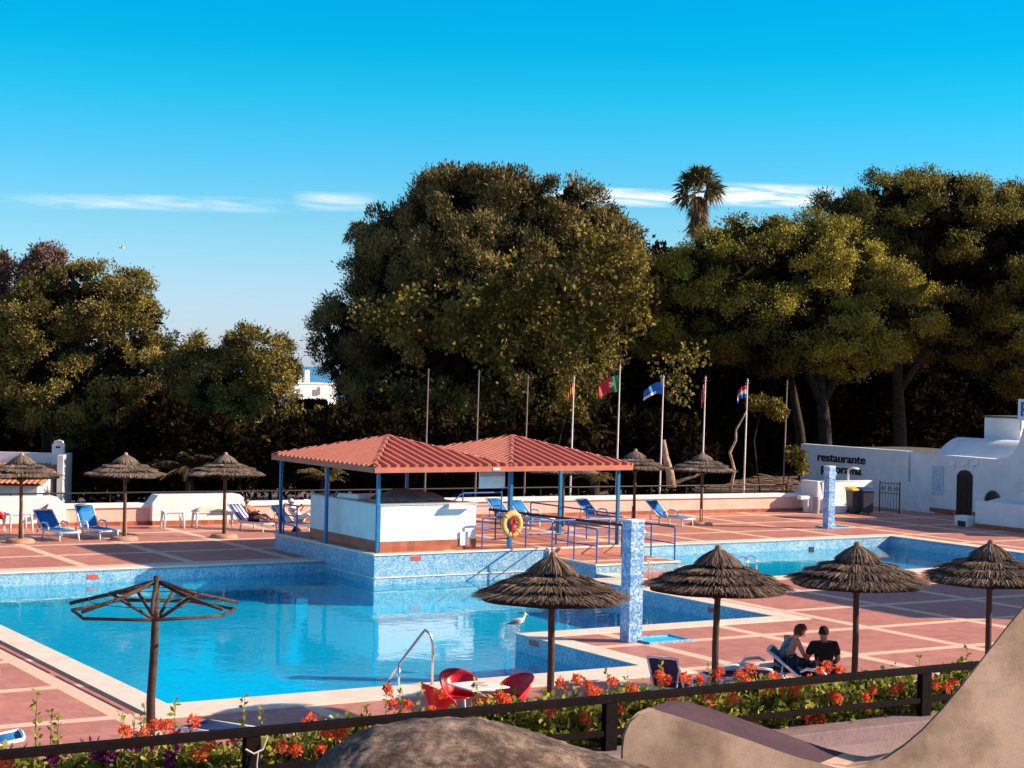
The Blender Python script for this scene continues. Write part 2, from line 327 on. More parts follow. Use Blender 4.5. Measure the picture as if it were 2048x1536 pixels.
# ================================================================== SETTING
def in_rects(rs, x, y): return any(r[0] < x < r[1] and r[2] < y < r[3] for r in rs)
def cell_lines(rss, extra=()):
    xs = sorted({round(v, 4) for rs in rss for r in rs for v in r[:2]}); ys = sorted({round(v, 4) for rs in rss for r in rs for v in r[2:]})
    return xs, ys
def slab(mb, xs, ys, inside, z1, z0=None):
    ok = {}
    for i in range(len(xs)-1):
        for j in range(len(ys)-1): ok[i, j] = inside((xs[i]+xs[i+1])/2, (ys[j]+ys[j+1])/2)
    for (i, j), v in ok.items():
        if not v: continue
        x0, x1, y0, y1 = xs[i]*K, xs[i+1]*K, ys[j]*K, ys[j+1]*K
        mb.add([(x0,y0,z1),(x1,y0,z1),(x1,y1,z1),(x0,y1,z1)], [(0,1,2,3)])
        if z0 is None: continue
        for di, dj, e in ((-1,0,((x0,y1),(x0,y0))),(1,0,((x1,y0),(x1,y1))),(0,-1,((x0,y0),(x1,y0))),(0,1,((x1,y1),(x0,y1)))):
            if not ok.get((i+di, j+dj), False):
                (p, q), (r, s) = e; mb.add([(p,q,z0),(r,s,z0),(r,s,z1),(p,q,z1)], [(0,1,2,3)])
    return mb
POOL = [(0,8.45,0,16.85),(8.44,10.62,4.0,16.85),(10.6,14.75,4.0,14.12),(14.74,15.62,11.0,14.12)]
KIDS = [(18.75,30.7,9.85,17.45)]
ALLP = POOL+KIDS
PLAT = [(10.6,18.15,14.1,20.0),(15.6,18.15,11.85,14.1)]
def frame(name): return dict(loc=O, rz=TH)
deck_r = [(-34,60,-13.5,30)]
xs, ys = cell_lines([deck_r, ALLP])
struct(slab(M(), xs, ys, lambda x, y: not in_rects(ALLP, x, y), 0.0).build('deck', m_deck, loc=O, rz=TH))
for nm, rs in (('pool_basin', POOL), ('paddling_pool_basin', KIDS)):
    mb = M(); xs, ys = cell_lines([rs])
    zf = -0.95 if rs is POOL else -0.75
    slab(mb.mat(1), xs, ys, lambda x, y: in_rects(rs, x, y), zf)
    mb.c = 0
    ok = lambda x, y: in_rects(rs, x, y)
    for i in range(len(xs)-1):
        for j in range(len(ys)-1):
            if not ok((xs[i]+xs[i+1])/2, (ys[j]+ys[j+1])/2): continue
            x0, x1, y0, y1 = xs[i], xs[i+1], ys[j], ys[j+1]; xm, ym = (x0+x1)/2, (y0+y1)/2; e = 0.01
            for cx, cy, p, q in ((x0-e, ym, (x0,y1), (x0,y0)), (x1+e, ym, (x1,y0), (x1,y1)), (xm, y0-e, (x0,y0), (x1,y0)), (xm, y1+e, (x1,y1), (x0,y1))):
                if not ok(cx, cy): mb.add([(p[0]*K,p[1]*K,zf),(q[0]*K,q[1]*K,zf),(q[0]*K,q[1]*K,0.0),(p[0]*K,p[1]*K,0.0)], [(0,1,2,3)])
    struct(mb.build(nm, [m_mosaic, m_poolfloor], loc=O, rz=TH))
    struct(slab(M(), xs, ys, ok, -0.36).build('pool_water' if rs is POOL else 'paddling_pool_water', m_water, loc=O, rz=TH, recalc=False))
cop = [(-0.52,8.97,-0.95,17.37),(8.44,11.2,3.45,17.37),(10.6,15.27,3.45,14.6),(14.7,16.2,10.5,14.6)]
copk = [(18.2,31.25,9.3,18.0)]
xs, ys = cell_lines([cop, copk, ALLP, PLAT])
struct(slab(M(), xs, ys, lambda x, y: in_rects(cop+copk, x, y) and not in_rects(ALLP+PLAT, x, y), 0.025, -0.06).build('pool_coping', m_coping, loc=O, rz=TH, bevel=0.0))
mb = M()
for x0, a0, a1 in ((-0.60, -0.6, 17), (-0.74, -0.1, 3.0), (-0.74, 3.3, 6.8), (-0.74, 7.1, 12)):
    mb.bx(x0*K, (x0+0.035)*K, a0*K, a1*K, 0.0, 0.008)
struct(mb.build('drain_slot', mat('dark_slot', (0.10, 0.05, 0.04), 0.8), loc=O, rz=TH))
# platform and landing
ZP, ZL = 0.52, 0.29
mb = M()
mb.bx(10.6*K, 18.15*K, 14.1*K, 20.0*K, -1.5, ZP-0.05); mb.bx(15.6*K, 18.15*K, 11.85*K, 14.098*K, -1.5, ZL-0.05)
struct(mb.build('platform', m_mosaic, loc=O, rz=TH))
mb = M(); mb.bx(10.57*K, 18.18*K, 14.07*K, 20.03*K, ZP-0.049, ZP)
mb.bx(15.57*K, 18.18*K, 11.82*K, 14.068*K, ZL-0.049, ZL)
struct(mb.build('platform_edge', m_coping, loc=O, rz=TH))
mb = M(); mb.bx(10.68*K, 18.07*K, 14.2*K, 19.9*K, ZP+0.001, ZP+0.005); mb.bx(15.66*K, 18.07*K, 11.92*K, 14.05*K, ZL+0.001, ZL+0.005)
mb.bx(15.62*K, 18.13*K, 14.055*K, 14.068*K, ZL+0.006, ZP-0.06)
struct(mb.build('platform_floor', m_deck, loc=O, rz=TH))
mb = M(); mb.bx(10.62*K, 15.58*K, 14.075*K, 14.098*K, -0.17, -0.14); mb.bx(10.575*K, 10.598*K, 14.1*K, 16.85*K, -0.17, -0.14)
struct(mb.build('tile_joint_line', m_coping, loc=O, rz=TH))
# terrain: one sheet to the horizon, falling from the garden to the sea
def smooth(a, b, x):
    t = min(1, max(0, (x-a)/(b-a))); return t*t*(3-2*t)
xs = sorted(set([-90000,-20000,-4000,-1200,-500,-250,-34*K,-20,0,20,40,60*K,110,200,400,900,4000,20000,90000]+list(range(-120,160,20))))
ys = sorted(set([-20000,-2000,-300,-80,-13.5*K,0,15,30*K,38,44,52,60,70,80,95,115,140,170,210,260,330,420,560,800,1100,1500,2500,9000,90000]))
xs = [x for x in xs if x <= -34*K or x >= 60*K or True]; mb = M(); idx = {}
for i, x in enumerate(xs):
    for j, y in enumerate(ys):
        p = O+Bv*x+Av*y; d = max(0, y-30*K)
        z = -0.03-2.6*smooth(36, 75, y)*(1-smooth(34*K, 44*K, x))-1.5*smooth(75, 300, y)-45*smooth(300, 1500, y)
        idx[i, j] = len(mb.v); mb.v.append((x, y, z))
for i in range(len(xs)-1):
    for j in range(len(ys)-1):
        xm, ym = (xs[i]+xs[i+1])/2, (ys[j]+ys[j+1])/2
        if -34*K < xm < 60*K and -13.5*K < ym < 30*K: continue
        mb.f.append([idx[i,j], idx[i+1,j], idx[i+1,j+1], idx[i,j+1]]); mb.m.append(0)
struct(mb.build('ground', m_earth, loc=O, rz=TH))
mb = M(); mb.add([(-90000, 950, -38), (90000, 950, -38), (90000, 90000, -38), (-90000, 90000, -38)], [(0,1,2,3)])
struct(mb.build('sea', m_sea, recalc=False))
# ================================================================== PAVILION
pav = thing('pavilion', 'open poolside pavilion with two red hipped metal roofs on blue posts', 'pavilion', W(10.6, 14.1, 0), TH)
def P(b, a, z): return ((b-10.6)*K, (a-14.1)*K, z)     # pavilion-local metres
EZ = 2.55*K; AZ = 3.17*K
E0, E1, E2 = 10.42, 14.30, 18.05; F0, F1 = 13.85, 19.9
def roof(b0, b1, name):
    mb = M(); c = [Vector(P(b0,F0,EZ)), Vector(P(b1,F0,EZ)), Vector(P(b1,F1,EZ)), Vector(P(b0,F1,EZ))]; ap = Vector(P((b0+b1)/2,(F0+F1)/2,AZ))
    for i in range(4):
        p, q = c[i], c[(i+1) % 4]; mb.add([p, q, ap], [(0,1,2)])
        mb.add([p-Vector((0,0,.04)), q-Vector((0,0,.04)), ap-Vector((0,0,.04))], [(2,1,0)])
    o = mb.build('roof', m_roof, pav)
    for i in range(4):
        p, q = c[i], c[(i+1) % 4]; L_ = (q-p).length; d = (q-p)/L_; n = (ap-(p+q)/2); foot = (p+q)/2
        nrm = d.cross(n).normalized(); nrm = nrm if nrm.z > 0 else -nrm
        k = int(L_/0.30); rb = M()
        for j in range(k):
            t = (j+0.5)/k; s = min(t, 1-t)*2; base = p+d*(t*L_); top = base+n*s
            w = d*0.06; h = nrm*0.105
            if s < .05: continue
            rb.add([base-w*1.3, base+w*1.3, base+w*.8+h, base-w*.8+h, top-w*1.3, top+w*1.3, top+w*.8+h, top-w*.8+h],
                   [(0,1,2,3),(7,6,5,4),(1,5,6,2),(2,6,7,3),(3,7,4,0)])
        r_ = rb.build('roof_ribs', m_roof, o)
        hp = M(); hp.tube([p+Vector((0,0,.02)), ap+Vector((0,0,.03))], 0.07, 6); hp.build('hip_cap', m_roof, o)
    return o
roof(E0, E1, 'a'); roof(E1, E2, 'b')
fb = M()
for (b0,a0),(b1,a1) in (((E0,F0),(E2,F0)),((E2,F0),(E2,F1)),((E2,F1),(E0,F1)),((E0,F1),(E0,F0))):
    fb.beam(P(b0,a0,EZ-.045), P(b1,a1,EZ-.045), 0.05, 0.15)
fb.beam(P(E1,F0+.05,EZ+.02), P(E1,F1-.05,EZ+.02), 0.3, 0.04)
fb.build('fascia', m_roof, pav)
for b_, a_, z0 in ((10.63,19.75,ZP),(10.63,16.9,ZP),(10.78,14.32,ZP),(14.55,14.25,ZP),(17.85,14.2,ZP),(14.4,19.6,ZP),(17.85,17.0,ZP),(17.85,19.7,ZP)):
    M().bx((b_-10.6)*K-.045, (b_-10.6)*K+.045, (a_-14.1)*K-.045, (a_-14.1)*K+.045, z0, EZ-.06).build('post', m_blue_post, pav)
# plates on the fascia
fp = M().bx((13.75-10.6)*K, (13.95-10.6)*K, (F0-14.1)*K-.045, (F0-14.1)*K-.03, EZ-.08, EZ-.01).build('name_plate', m_plastic, pav)
# hanging sign
p = plane(984, 960, W(14, 14.35), Av)
sg = thing('hanging_sign', 'white rectangular board hanging under the red pavilion eave', 'sign', p, TH)
M().bx(-.44, .44, -.02, .02, -.24, .24).build('board', m_plastic, sg, bevel=.006)
M().bx(-.43, .43, -.026, -.021, .10, .23).build('grey_band', mat('faded_grey_print', (0.45,0.42,0.42), .6), sg)
mb = M()
for k, (w_, z_) in enumerate(((.36, .05), (.30, -.02), (.34, -.09))): mb.bx(-w_, w_, -.025, -.021, z_-.008, z_+.004)
mb.build('print_line', mat('pale_print', (0.62,0.58,0.56), .6), sg)
for x_ in (-.3,.3): M().tube([(x_,0,.24),(x_,0,.5)], .008).build('hanger', m_iron, sg)
# bar counter
bar = thing('bar_counter', 'white walled bar counter with red tile plinth under the pavilion', 'bar counter', W(10.93, 14.45, ZP), TH)
bw, bd, bh = 2.72*K, 4.05*K, 1.33
mb = M(); mb.bx(0,.16,0,bd,.30,bh); mb.bx(.16,bw,0,.16,.30,bh); mb.bx(bw-.16,bw,.16,bd-1.2,.30,bh); mb.bx(.16,bw-.16,bd-.16,bd,.30,bh)
mb.build('wall', m_white, bar)
mb = M(); mb.bx(-.012,.172,-.012,bd+.012,0,.30); mb.bx(.172,bw+.012,-.012,.172,0,.30); mb.bx(bw-.172,bw+.012,.172,bd-1.2,0,.30); mb.bx(.172,bw-.172,bd-.17,bd+.012,0,.30)
mb.build('plinth', m_redtile, bar)
mb = M(); mb.bx(-.03,.5,.19,bd+.03,bh+.001,bh+.035); mb.bx(-.03,bw+.03,-.03,.19,bh+.001,bh+.035); mb.bx(.5,bw+.03,.19,.62,bh+.001,bh+.035)
mb.build('countertop', mat('grey_stone_top', (0.50,0.46,0.44), .6, .2, 20), bar)
mb = M(); mb.bx(bw-.55,bw-.28,-.05,-.013,.12,.52); mb.build('meter_box', m_white, bar)
# things on the bar
def lumpy(name, c, r, m, parent=None, amp=.15, seed=1, nu=24, nv=14, flat=True):
    rr = random.Random(seed); mb = M(); mb.ell((0,0,0), r, nu, nv)
    ph = [rr.uniform(0, 6) for _ in range(6)]
    vs = []
    for x, y, z in mb.v:
        k = 1+amp*(math.sin(x/r[0]*3+ph[0])*math.sin(y/r[1]*3.4+ph[1])+.6*math.sin(x/r[0]*6+ph[2]+z*3)*math.sin(y/r[1]*5+ph[3]))
        vs.append((x*k, y*k, max(z*k, 0) if flat else z*k))
    mb.v = vs
    return mb.build(name, m, parent, smooth='all', loc=c)
m_tarp = mat('grey_tarpaulin', (0.19, 0.165, 0.155), .8, .3, 9, .6, 20)
o = lumpy('folded_tarpaulin', W(12.3, 15.6, ZP+bh+.03), (1.15, .95, .30), m_tarp, amp=.2, seed=4); o.rotation_euler = (0,0,TH); tag(o, 'crumpled grey tarpaulin heaped on top of the bar counter', 'tarpaulin')
m_foam = mat('white_board', (0.80,0.77,0.74), .5)
o = M().add([(-.55,-.18,.0),(.55,-.18,.0),(.62,.2,.0),(-.5,.2,.0),(-.5,-.14,.14),(.5,-.12,.16),(.55,.15,.10),(-.46,.15,.09)],[(3,2,1,0),(4,5,6,7),(0,1,5,4),(1,2,6,5),(2,3,7,6),(3,0,4,7)]).build('upturned_tray', m_foam, loc=W(11.15,16.5,ZP+bh+.04), rz=TH+R(-80), bevel=.03)
tag(o, 'upturned white plastic tray lying on the left arm of the bar', 'tray')
o = M().add([(-.45,-.2,.0),(.42,-.2,.0),(.42,.25,.0),(-.45,.25,.0),(-.38,-.15,.16),(.36,-.15,.10),(.38,.2,.12),(-.38,.2,.15)],[(3,2,1,0),(4,5,6,7),(0,1,5,4),(1,2,6,5),(2,3,7,6),(3,0,4,7)]).build('washbasin', m_foam, loc=W(13.1,14.42,ZP+bh-.13), rz=TH, bevel=.04)
tag(o, 'white washbasin jutting from the sunlit front of the bar', 'washbasin')
# ================================================================== HANDRAILS
def rail(name, label, pts_posts, tops, lows, r=.024, m=m_blue, group='blue pool handrails'):
    t = thing(name, label, 'handrail', pts_posts[0][0], 0, group); o0 = Vector(pts_posts[0][0])
    for p, h in pts_posts: M().tube([Vector(p)-o0, Vector(p)-o0+Vector((0,0,h))], r, 8).build('post', m, t, smooth=True)
    for path in tops: M().tube([Vector(q)-o0 for q in path], r*1.05, 8).build('top_rail', m, t, smooth=True)
    for path in lows: M().tube([Vector(q)-o0 for q in path], r*.8, 8).build('lower_rail', m, t, smooth=True)
    return t
hR = .95
def run(name, label, p, q, n, h=hR, lows=(.5,), z=None):
    p = Vector(p); q = Vector(q); up = lambda v, k: v+Vector((0,0,k))
    posts = [(p.lerp(q, i/(n-1)), h-.02) for i in range(n)]
    d = (q-p).normalized()*.07
    top = [up(p, h-.07), up(p+d*.3, h-.02), up(p+d, h), up(q-d, h), up(q-d*.3, h-.02), up(q, h-.07)]
    return rail(name, label, posts, [top], [[up(p, k), up(q, k)] for k in lows])
run('handrail', 'blue tubular handrail along the pool side of the landing', W(15.68,14.0,ZL), W(15.68,11.95,ZL), 3, 1.0, (.5,))
run('handrail', 'blue tubular handrail above the paddling pool beside the landing', W(18.08,14.0,ZL), W(18.08,11.95,ZL), 3, .98, (.5,))
run('handrail', 'short blue handrail between bar counter and life ring', W(13.7,14.2,ZP), W(14.45,14.2,ZP), 2, .93, (.3,.6))
run('handrail', 'long blue handrail down the right side of the pavilion floor', W(17.9,18.6,ZP), W(17.95,14.35,ZP), 4, .92, (.46,))
run('handrail', 'blue handrail sloping past the white bar at the pavilion front edge', W(15.0,14.2,ZP), W(17.6,14.2,ZP), 3, .80, (.4,))
run('handrail', 'blue handrail in front of the man reading in a white cap', W(10.66,19.6,ZP), W(10.66,18.75,ZP), 2, .95, (.32,.62))
t = rail('stair_rail', 'blue stepped stair rail at the back of the pavilion', [(W(15.6,19.9,ZP-.3),.75),(W(16.4,19.9,ZP),1.15),(W(17.7,19.9,ZP),1.15)],
     [[W(15.6,19.9,ZP+.45),W(16.35,19.9,ZP+1.12),W(16.45,19.9,ZP+1.15),W(17.7,19.9,ZP+1.15)]], [[W(15.6,19.9,ZP+.1),W(16.4,19.9,ZP+.7),W(17.7,19.9,ZP+.7)]])
o = M().tube([W(14.7,18.3,ZP+.78), W(17.8,13.2,ZP+.62)], .03, 8)
mb = M(); mb.beam(W(15.05,17.6,ZP+.86), W(17.55,14.5,ZP+.70), .09, .07)
# dark wooden handrail on its own posts
t = thing('wooden_handrail', 'dark wooden handrail crossing the pavilion floor behind the life ring', 'handrail', W(15.2,16.4,ZP), 0)
o0 = W(15.2,16.4,ZP); q0 = W(15.35,14.35,ZP)
M().beam(Vector((0,0,.95)), W(17.3,13.0,ZL)-o0+Vector((0,0,.95)), .08, .07).build('rail', m_darkwood, t)
for k in (.05,.5,.97):
    p = o0.lerp(W(17.3,13.0,ZL), k); zb = ZL if k > .6 else ZP
    M().tube([Vector((p.x-o0.x,p.y-o0.y,zb-ZP)), Vector((p.x-o0.x,p.y-o0.y,(ZL-ZP)*k+.93))], .022).build('post', m_iron, t)
# life ring on the post
p = plane(1024, 1048, W(14.55, 14.05), Av)
lr = thing('life_ring', 'orange yellow life ring with red rope hanging by the pool', 'life ring', p, TH)
mb = M(); n1, n2 = 32, 12; Rm, rm = .285, .088
for i in range(n1):
    for j in range(n2):
        a, b = 2*math.pi*i/n1, 2*math.pi*j/n2
        mb.v.append(((Rm+rm*math.cos(b))*math.cos(a), rm*.75*math.sin(b), (Rm+rm*math.cos(b))*math.sin(a)*1.08))
for i in range(n1):
    for j in range(n2): mb.f.append([i*n2+j, ((i+1)%n1)*n2+j, ((i+1)%n1)*n2+(j+1)%n2, i*n2+(j+1)%n2]); mb.m.append(0)
mb.build('ring', mat('orange_yellow_foam', (0.80,0.42,0.10), .5, .15, 8), lr, smooth='all')
rr = random.Random(5); rp = M()
for k in range(9):
    x = rr.uniform(-.06,.06); pts = [(x+rr.uniform(-.05,.05)+.03*math.sin(i*1.3+k), -.05+rr.uniform(-.05,.03), .19-.46*i/7*rr.uniform(.75,1)) for i in range(8)]
    rp.tube(pts, .017, 6)
rp.tube([(-.02,-.06,-.25),(.03,-.06,-.4),(.0,-.07,-.46)], .014, 6)
rp.build('rope', mat('red_rope', (0.62,0.045,0.02), .8, .2, 30), lr, smooth=True)
for ang in (45,135,225,315):
    a = R(ang); c = Vector((Rm*math.cos(a),0,Rm*1.08*math.sin(a))); b_ = M()
    tdir = Vector((-math.sin(a),0,math.cos(a))); pts = [c+Vector((math.cos(a),0,math.sin(a)))*(rm+.006)*math.cos(t)+Vector((0,1,0))*(rm*.75+.006)*math.sin(t) for t in [2*math.pi*i/12 for i in range(13)]]
    M().tube(pts, .016, 5).build('band', mat('white_band', (0.82,0.66,0.42), .6), lr)
# ================================================================== PILLARS AND BASINS
def pillar(label, pos, s, h, rz):
    t = thing('shower_pillar', label, 'pillar', pos, rz, 'mosaic shower pillars')
    M().bx(-s/2,s/2,-s/2,s/2,0,h).build('shaft', m_pillar, t, bevel=.006)
    M().bx(-s/2-.004,s/2+.004,-s/2-.004,s/2+.004,h+.001,h+.04).build('cap', m_white, t, bevel=.01)
    M().tube([(s/2,0,h-.25),(s/2+.12,0,h-.22),(s/2+.18,0,h-.28)], .015).lathe([(.0,0),(.045,-.02),(.05,-.05),(0,-.05)], 12, (s/2+.18,0,h-.27)).build('shower_head', m_chrome, t, smooth=True)
    return t
pillar('tall blue mosaic shower pillar standing beside the main pool corner', gp(1262,1284)+Vector((0,.1,0)), .345, 2.60, TH+R(0))
pillar('far blue mosaic shower pillar near the bins and restaurant', gp(1657,1057), .32, 2.37, TH)
for lab, c, sx, sy in (('shallow blue tiled foot basin beside the tall shower pillar', W(10.58,2.32), 1.05, .75), ('shallow blue foot basin beside the far shower pillar', W(31.15,20.6), 1.0, .8)):
    t = thing('foot_basin', lab, 'basin', c, TH, 'foot basins at the showers')
    mb = M(); x, y = sx/2, sy/2
    mb.bx(-x-.07,x+.07,-y-.07,-y,.001,.05); mb.bx(-x-.07,x+.07,y,y+.07,.001,.05); mb.bx(-x-.07,-x,-y,y,.001,.05); mb.bx(x,x+.07,-y,y,.001,.05)
    mb.build('rim', m_mosaic, t, bevel=.008)
    M().bx(-x,x,-y,y,.002,.012).build('tray', m_poolfloor, t)
# depth markers
m_marker = mat('red_marker_tile', (0.62,0.085,0.05), .4, .15, 18)
for lab, px, py, bb, aa, axis in (('red depth marker tile on the far left pool wall', 185, 1154, None, 16.85, 'a'), ('red depth marker tile on the sunlit platform wall', 832, 1117, None, 14.1, 'a'),
                        ('red depth marker tile on the shaded peninsula wall below the gull', 1069, 1287, 8.45, None, 'b'), ('red depth marker tile on the shaded right pool wall', 1427, 1221, 14.75, None, 'b')):
    if axis == 'a': p = plane(px, py, W(0, aa), Av); o = M().bx(-.16,.16,-.014,-.002,-.065,.065)
    else: p = plane(px, py, W(bb, 0), Bv); o = M().bx(-.014,-.002,-.21,.21,-.065,.065)
    tag(o.build('depth_marker', m_marker, loc=p, rz=TH, bevel=.003), lab, 'depth marker', 'red depth markers')
p = plane(1623, 1100, W(0,17.45), Av)
tag(M().bx(-.11,.11,-.02,-.003,-.11,.11).build('skimmer_grille', m_iron, loc=p, rz=TH), 'small dark square grille in the paddling pool back wall', 'grille')
# chrome ladders
t = thing('pool_handrail', 'bent chrome handrail at the near edge of the main pool', 'pool rail', gp(864,1372), 0)
o0 = gp(864,1372); q = gp(797,1374)-o0
far = plane(762, 1368, gp(797,1374), Vector((0,1,0)))-o0
pk = D(850,1260,o0.y)-o0
M().tube([(0,0,-.05),(0,0,.75)]+[Vector((0,0,.75)).lerp(pk, .5)+Vector((.02,0,.06)), pk, pk.lerp(Vector((q.x,q.y,D(800,1325,o0.y).z)), .12)]+[Vector((q.x,q.y,D(800,1325,o0.y).z)), Vector((far.x,far.y+.1,-.15))], .028, 10).build('rail', m_chrome, t, smooth='all')
M().tube([(q.x,q.y,-.05),(q.x,q.y,D(800,1325,o0.y).z)], .026, 10).build('post', m_chrome, t, smooth='all')
for lab, px, py, yaw in (('small chrome ladder hoop at the paddling pool front edge', 1497, 1156, 0.3), ('small chrome ladder rail beside the landing behind the straw parasol', 1292, 1160, 1.2)):
    t = thing('pool_ladder', lab, 'pool ladder', gp(px,py), TH+yaw, 'small chrome pool ladders')
    for s_ in (-.22,.22):
        M().tube([(s_,-.12,0),(s_,-.12,.45)]+[(s_,-.12+.2*(1-math.cos(k)),.45+.16*math.sin(k)) for k in (.5,1.05,1.57,2.1,2.6,3.14)]+[(s_,.28,.1),(s_,.28,-.5)], .02, 8).build('rail', m_chrome, t, smooth='all')
# ================================================================== BACK WALL
wa, wb = W(-14, 29.35), W(36.0, 26.55); wd = (wb-wa); WL = wd.length; wr = math.atan2(wd.y, wd.x); wn = Vector((-wd.y, wd.x, 0)).normalized()
def wx(px):          # distance along the wall under photo column px
    p = plane(px, 1000, wa, wn); return (p-wa).dot(wd)/WL
bwall = thing('garden_wall', 'long low salmon and white wall bounding the far side of the pool deck', 'wall', wa, wr)
M().bx(0,WL,0,.35,.14,.62).build('wall_body', m_salmon, bwall)
M().bx(0,WL,-.02,.37,0,.14).build('plinth', m_redtile, bwall)
M().bx(0,WL,-.07,.42,.621,.78).build('coping', m_white, bwall, bevel=.02)
for x0, x1 in ((wx(-140), wx(128)), (wx(300), wx(492)), (wx(1602), wx(1640))):
    s_ = .34; y0 = -.28
    b_ = M(); b_.extr([(x0,y0,.15),(x1,y0,.15),(x1,y0,.78),(x1-s_,y0,1.07),(x0+s_*.6,y0,1.07),(x0,y0,.80)], (0,.5-y0,0)); b_.build('buttress', m_white, bwall, bevel=.02)
    M().bx(x0+.02,x1-.02,y0-.015,.3,0,.148).build('buttress_plinth', m_redtile, bwall)
wr_t = thing('wall_railing', 'thin dark rail with short posts along the top of the low back wall', 'railing', wa+wn*.30, wr)
x_ = 2.0
M().tube([(0,0,1.14),(WL-.5,0,1.14)], .028, 8).build('rail', m_iron, wr_t)
while x_ < WL-.4:
    M().tube([(x_,0,.77),(x_,0,1.13)], .018, 6).build('post', m_iron, wr_t); x_ += 1.75
# flagpoles
m_pole = mat('pale_flagpole', (0.62,0.52,0.47), .4, .1, 4); m_pole_dark = mat('rusty_flagpole', (0.17,0.11,0.09), .6, .2, 4)
m_fred = mat('flag_red', (0.60,0.03,0.03), .7); m_fyel = mat('flag_yellow', (0.78,0.48,0.05), .7); m_fgrn = mat('flag_green', (0.02,0.16,0.06), .7)
m_fblu = mat('flag_blue', (0.02,0.14,0.48), .7); m_fwht = mat('flag_white', (0.80,0.78,0.78), .7)
def flag_mesh(w, h, fn, fold, droop, seed):
    mb = M(); nu, nv = 18, 12; rr = random.Random(seed); ph = rr.uniform(0,6)
    for i in range(nu+1):
        for j in range(nv+1):
            u, v = i/nu, j/nv
            x = -u*w*(1-fold); z = -v*h*(1-.25*u*droop)-droop*u*u*h*.75-.08*h*math.sin(u*5+ph)*u
            y = .10*math.sin(u*(7+14*fold)+ph+v*1.5)*(.3+u)*(1+1.2*fold)
            mb.v.append((x, y, z))
    for i in range(nu):
        for j in range(nv):
            a = i*(nv+1)+j; mb.f.append([a, a+nv+1, a+nv+2, a+1]); mb.m.append(fn((i+.5)/nu, (j+.5)/nv))
    return mb
def spain(u, v): return 1 if .25 < v < .75 else 0
def portugal(u, v): return 3 if (u-.4)**2*2.2+(v-.5)**2 < .015 else (2 if (u-.4)**2*2.2+(v-.5)**2 < .03 else (1 if u < .4 else 0))
def eu(u, v): return 1 if v > .72 and u > .35 else 0
def uk(u, v): return 1 if abs(u-.35) < .09 or abs(v-.5) < .12 else 0
def nl(u, v): return 0 if v < .34 else (1 if v < .67 else 2)
FL = [(857,742,None),(958,745,None),(1056,755,None),
      (1148,757,('furled red and yellow flag','red and yellow',spain,[m_fred,m_fyel],.82,.9,1.2,.62)),(1240,735,('green and red flag streaming with a small emblem','green and red',portugal,[m_fred,m_fgrn,m_fwht,m_fyel],.12,.9,.92,.70)),
      (1327,755,('blue flag with a white lower corner drooping','blue',eu,[m_fblu,m_fwht],.18,1.0,.95,.52)),(1411,757,('furled red flag with a white cross','red and white',uk,[m_fred,m_fwht],.86,.8,1.0,.8)),
      (1495,762,('red white and blue striped flag drooping','red white and blue',nl,[m_fred,m_fwht,m_fblu],.55,.9,.9,.55)),(1574,765,None)]
bare_n = 0
for i, (px, py, fl) in enumerate(FL):
    b0 = plane(px-8, 980, wa+wn*.62, wn); tp = plane(px, py, wa+wn*.62, wn); hh = tp.z
    if fl is None:
        lab = {857: 'bare thin dark flagpole leftmost of the row behind the pavilion', 958: 'bare dark flagpole second from the left, rising above the twin roofs', 1056: 'bare dark flagpole next to the red and yellow flag', 1574: 'bare dark flagpole at the right end by the restaurant wall'}[px]
    else: lab = 'pale flagpole flying a '+fl[0]
    t = thing('flagpole', lab, 'flagpole', (b0.x, b0.y, 0), 0, 'flagpoles behind the low wall')
    dx = tp-Vector((b0.x,b0.y,0))
    mm = m_pole if fl else m_pole_dark
    M().tube([(0,0,0),(dx.x*.12,dx.y*.12,hh*.12),(dx.x,0,hh)], [.05,.042,.026], 8).build('pole', mm, t, smooth='all')
    M().lathe([(0,-.02),(.05,0),(.05,.03),(.02,.05),(.02,.1),(0,.12)], 10, (dx.x,0,hh)).bx(dx.x-.09,dx.x+.09,-.015,.015,hh-.10,hh-.08).build('finial', mm, t)
    if fl:
        _, _, fn, ms, fold, droop, w_, h_ = fl
        o = flag_mesh(w_, h_, fn, fold, droop, i).build('flag', ms, t, smooth='all'); o.location = (dx.x*.96-.03, 0, hh-.18 if px != 1240 else hh-.32)
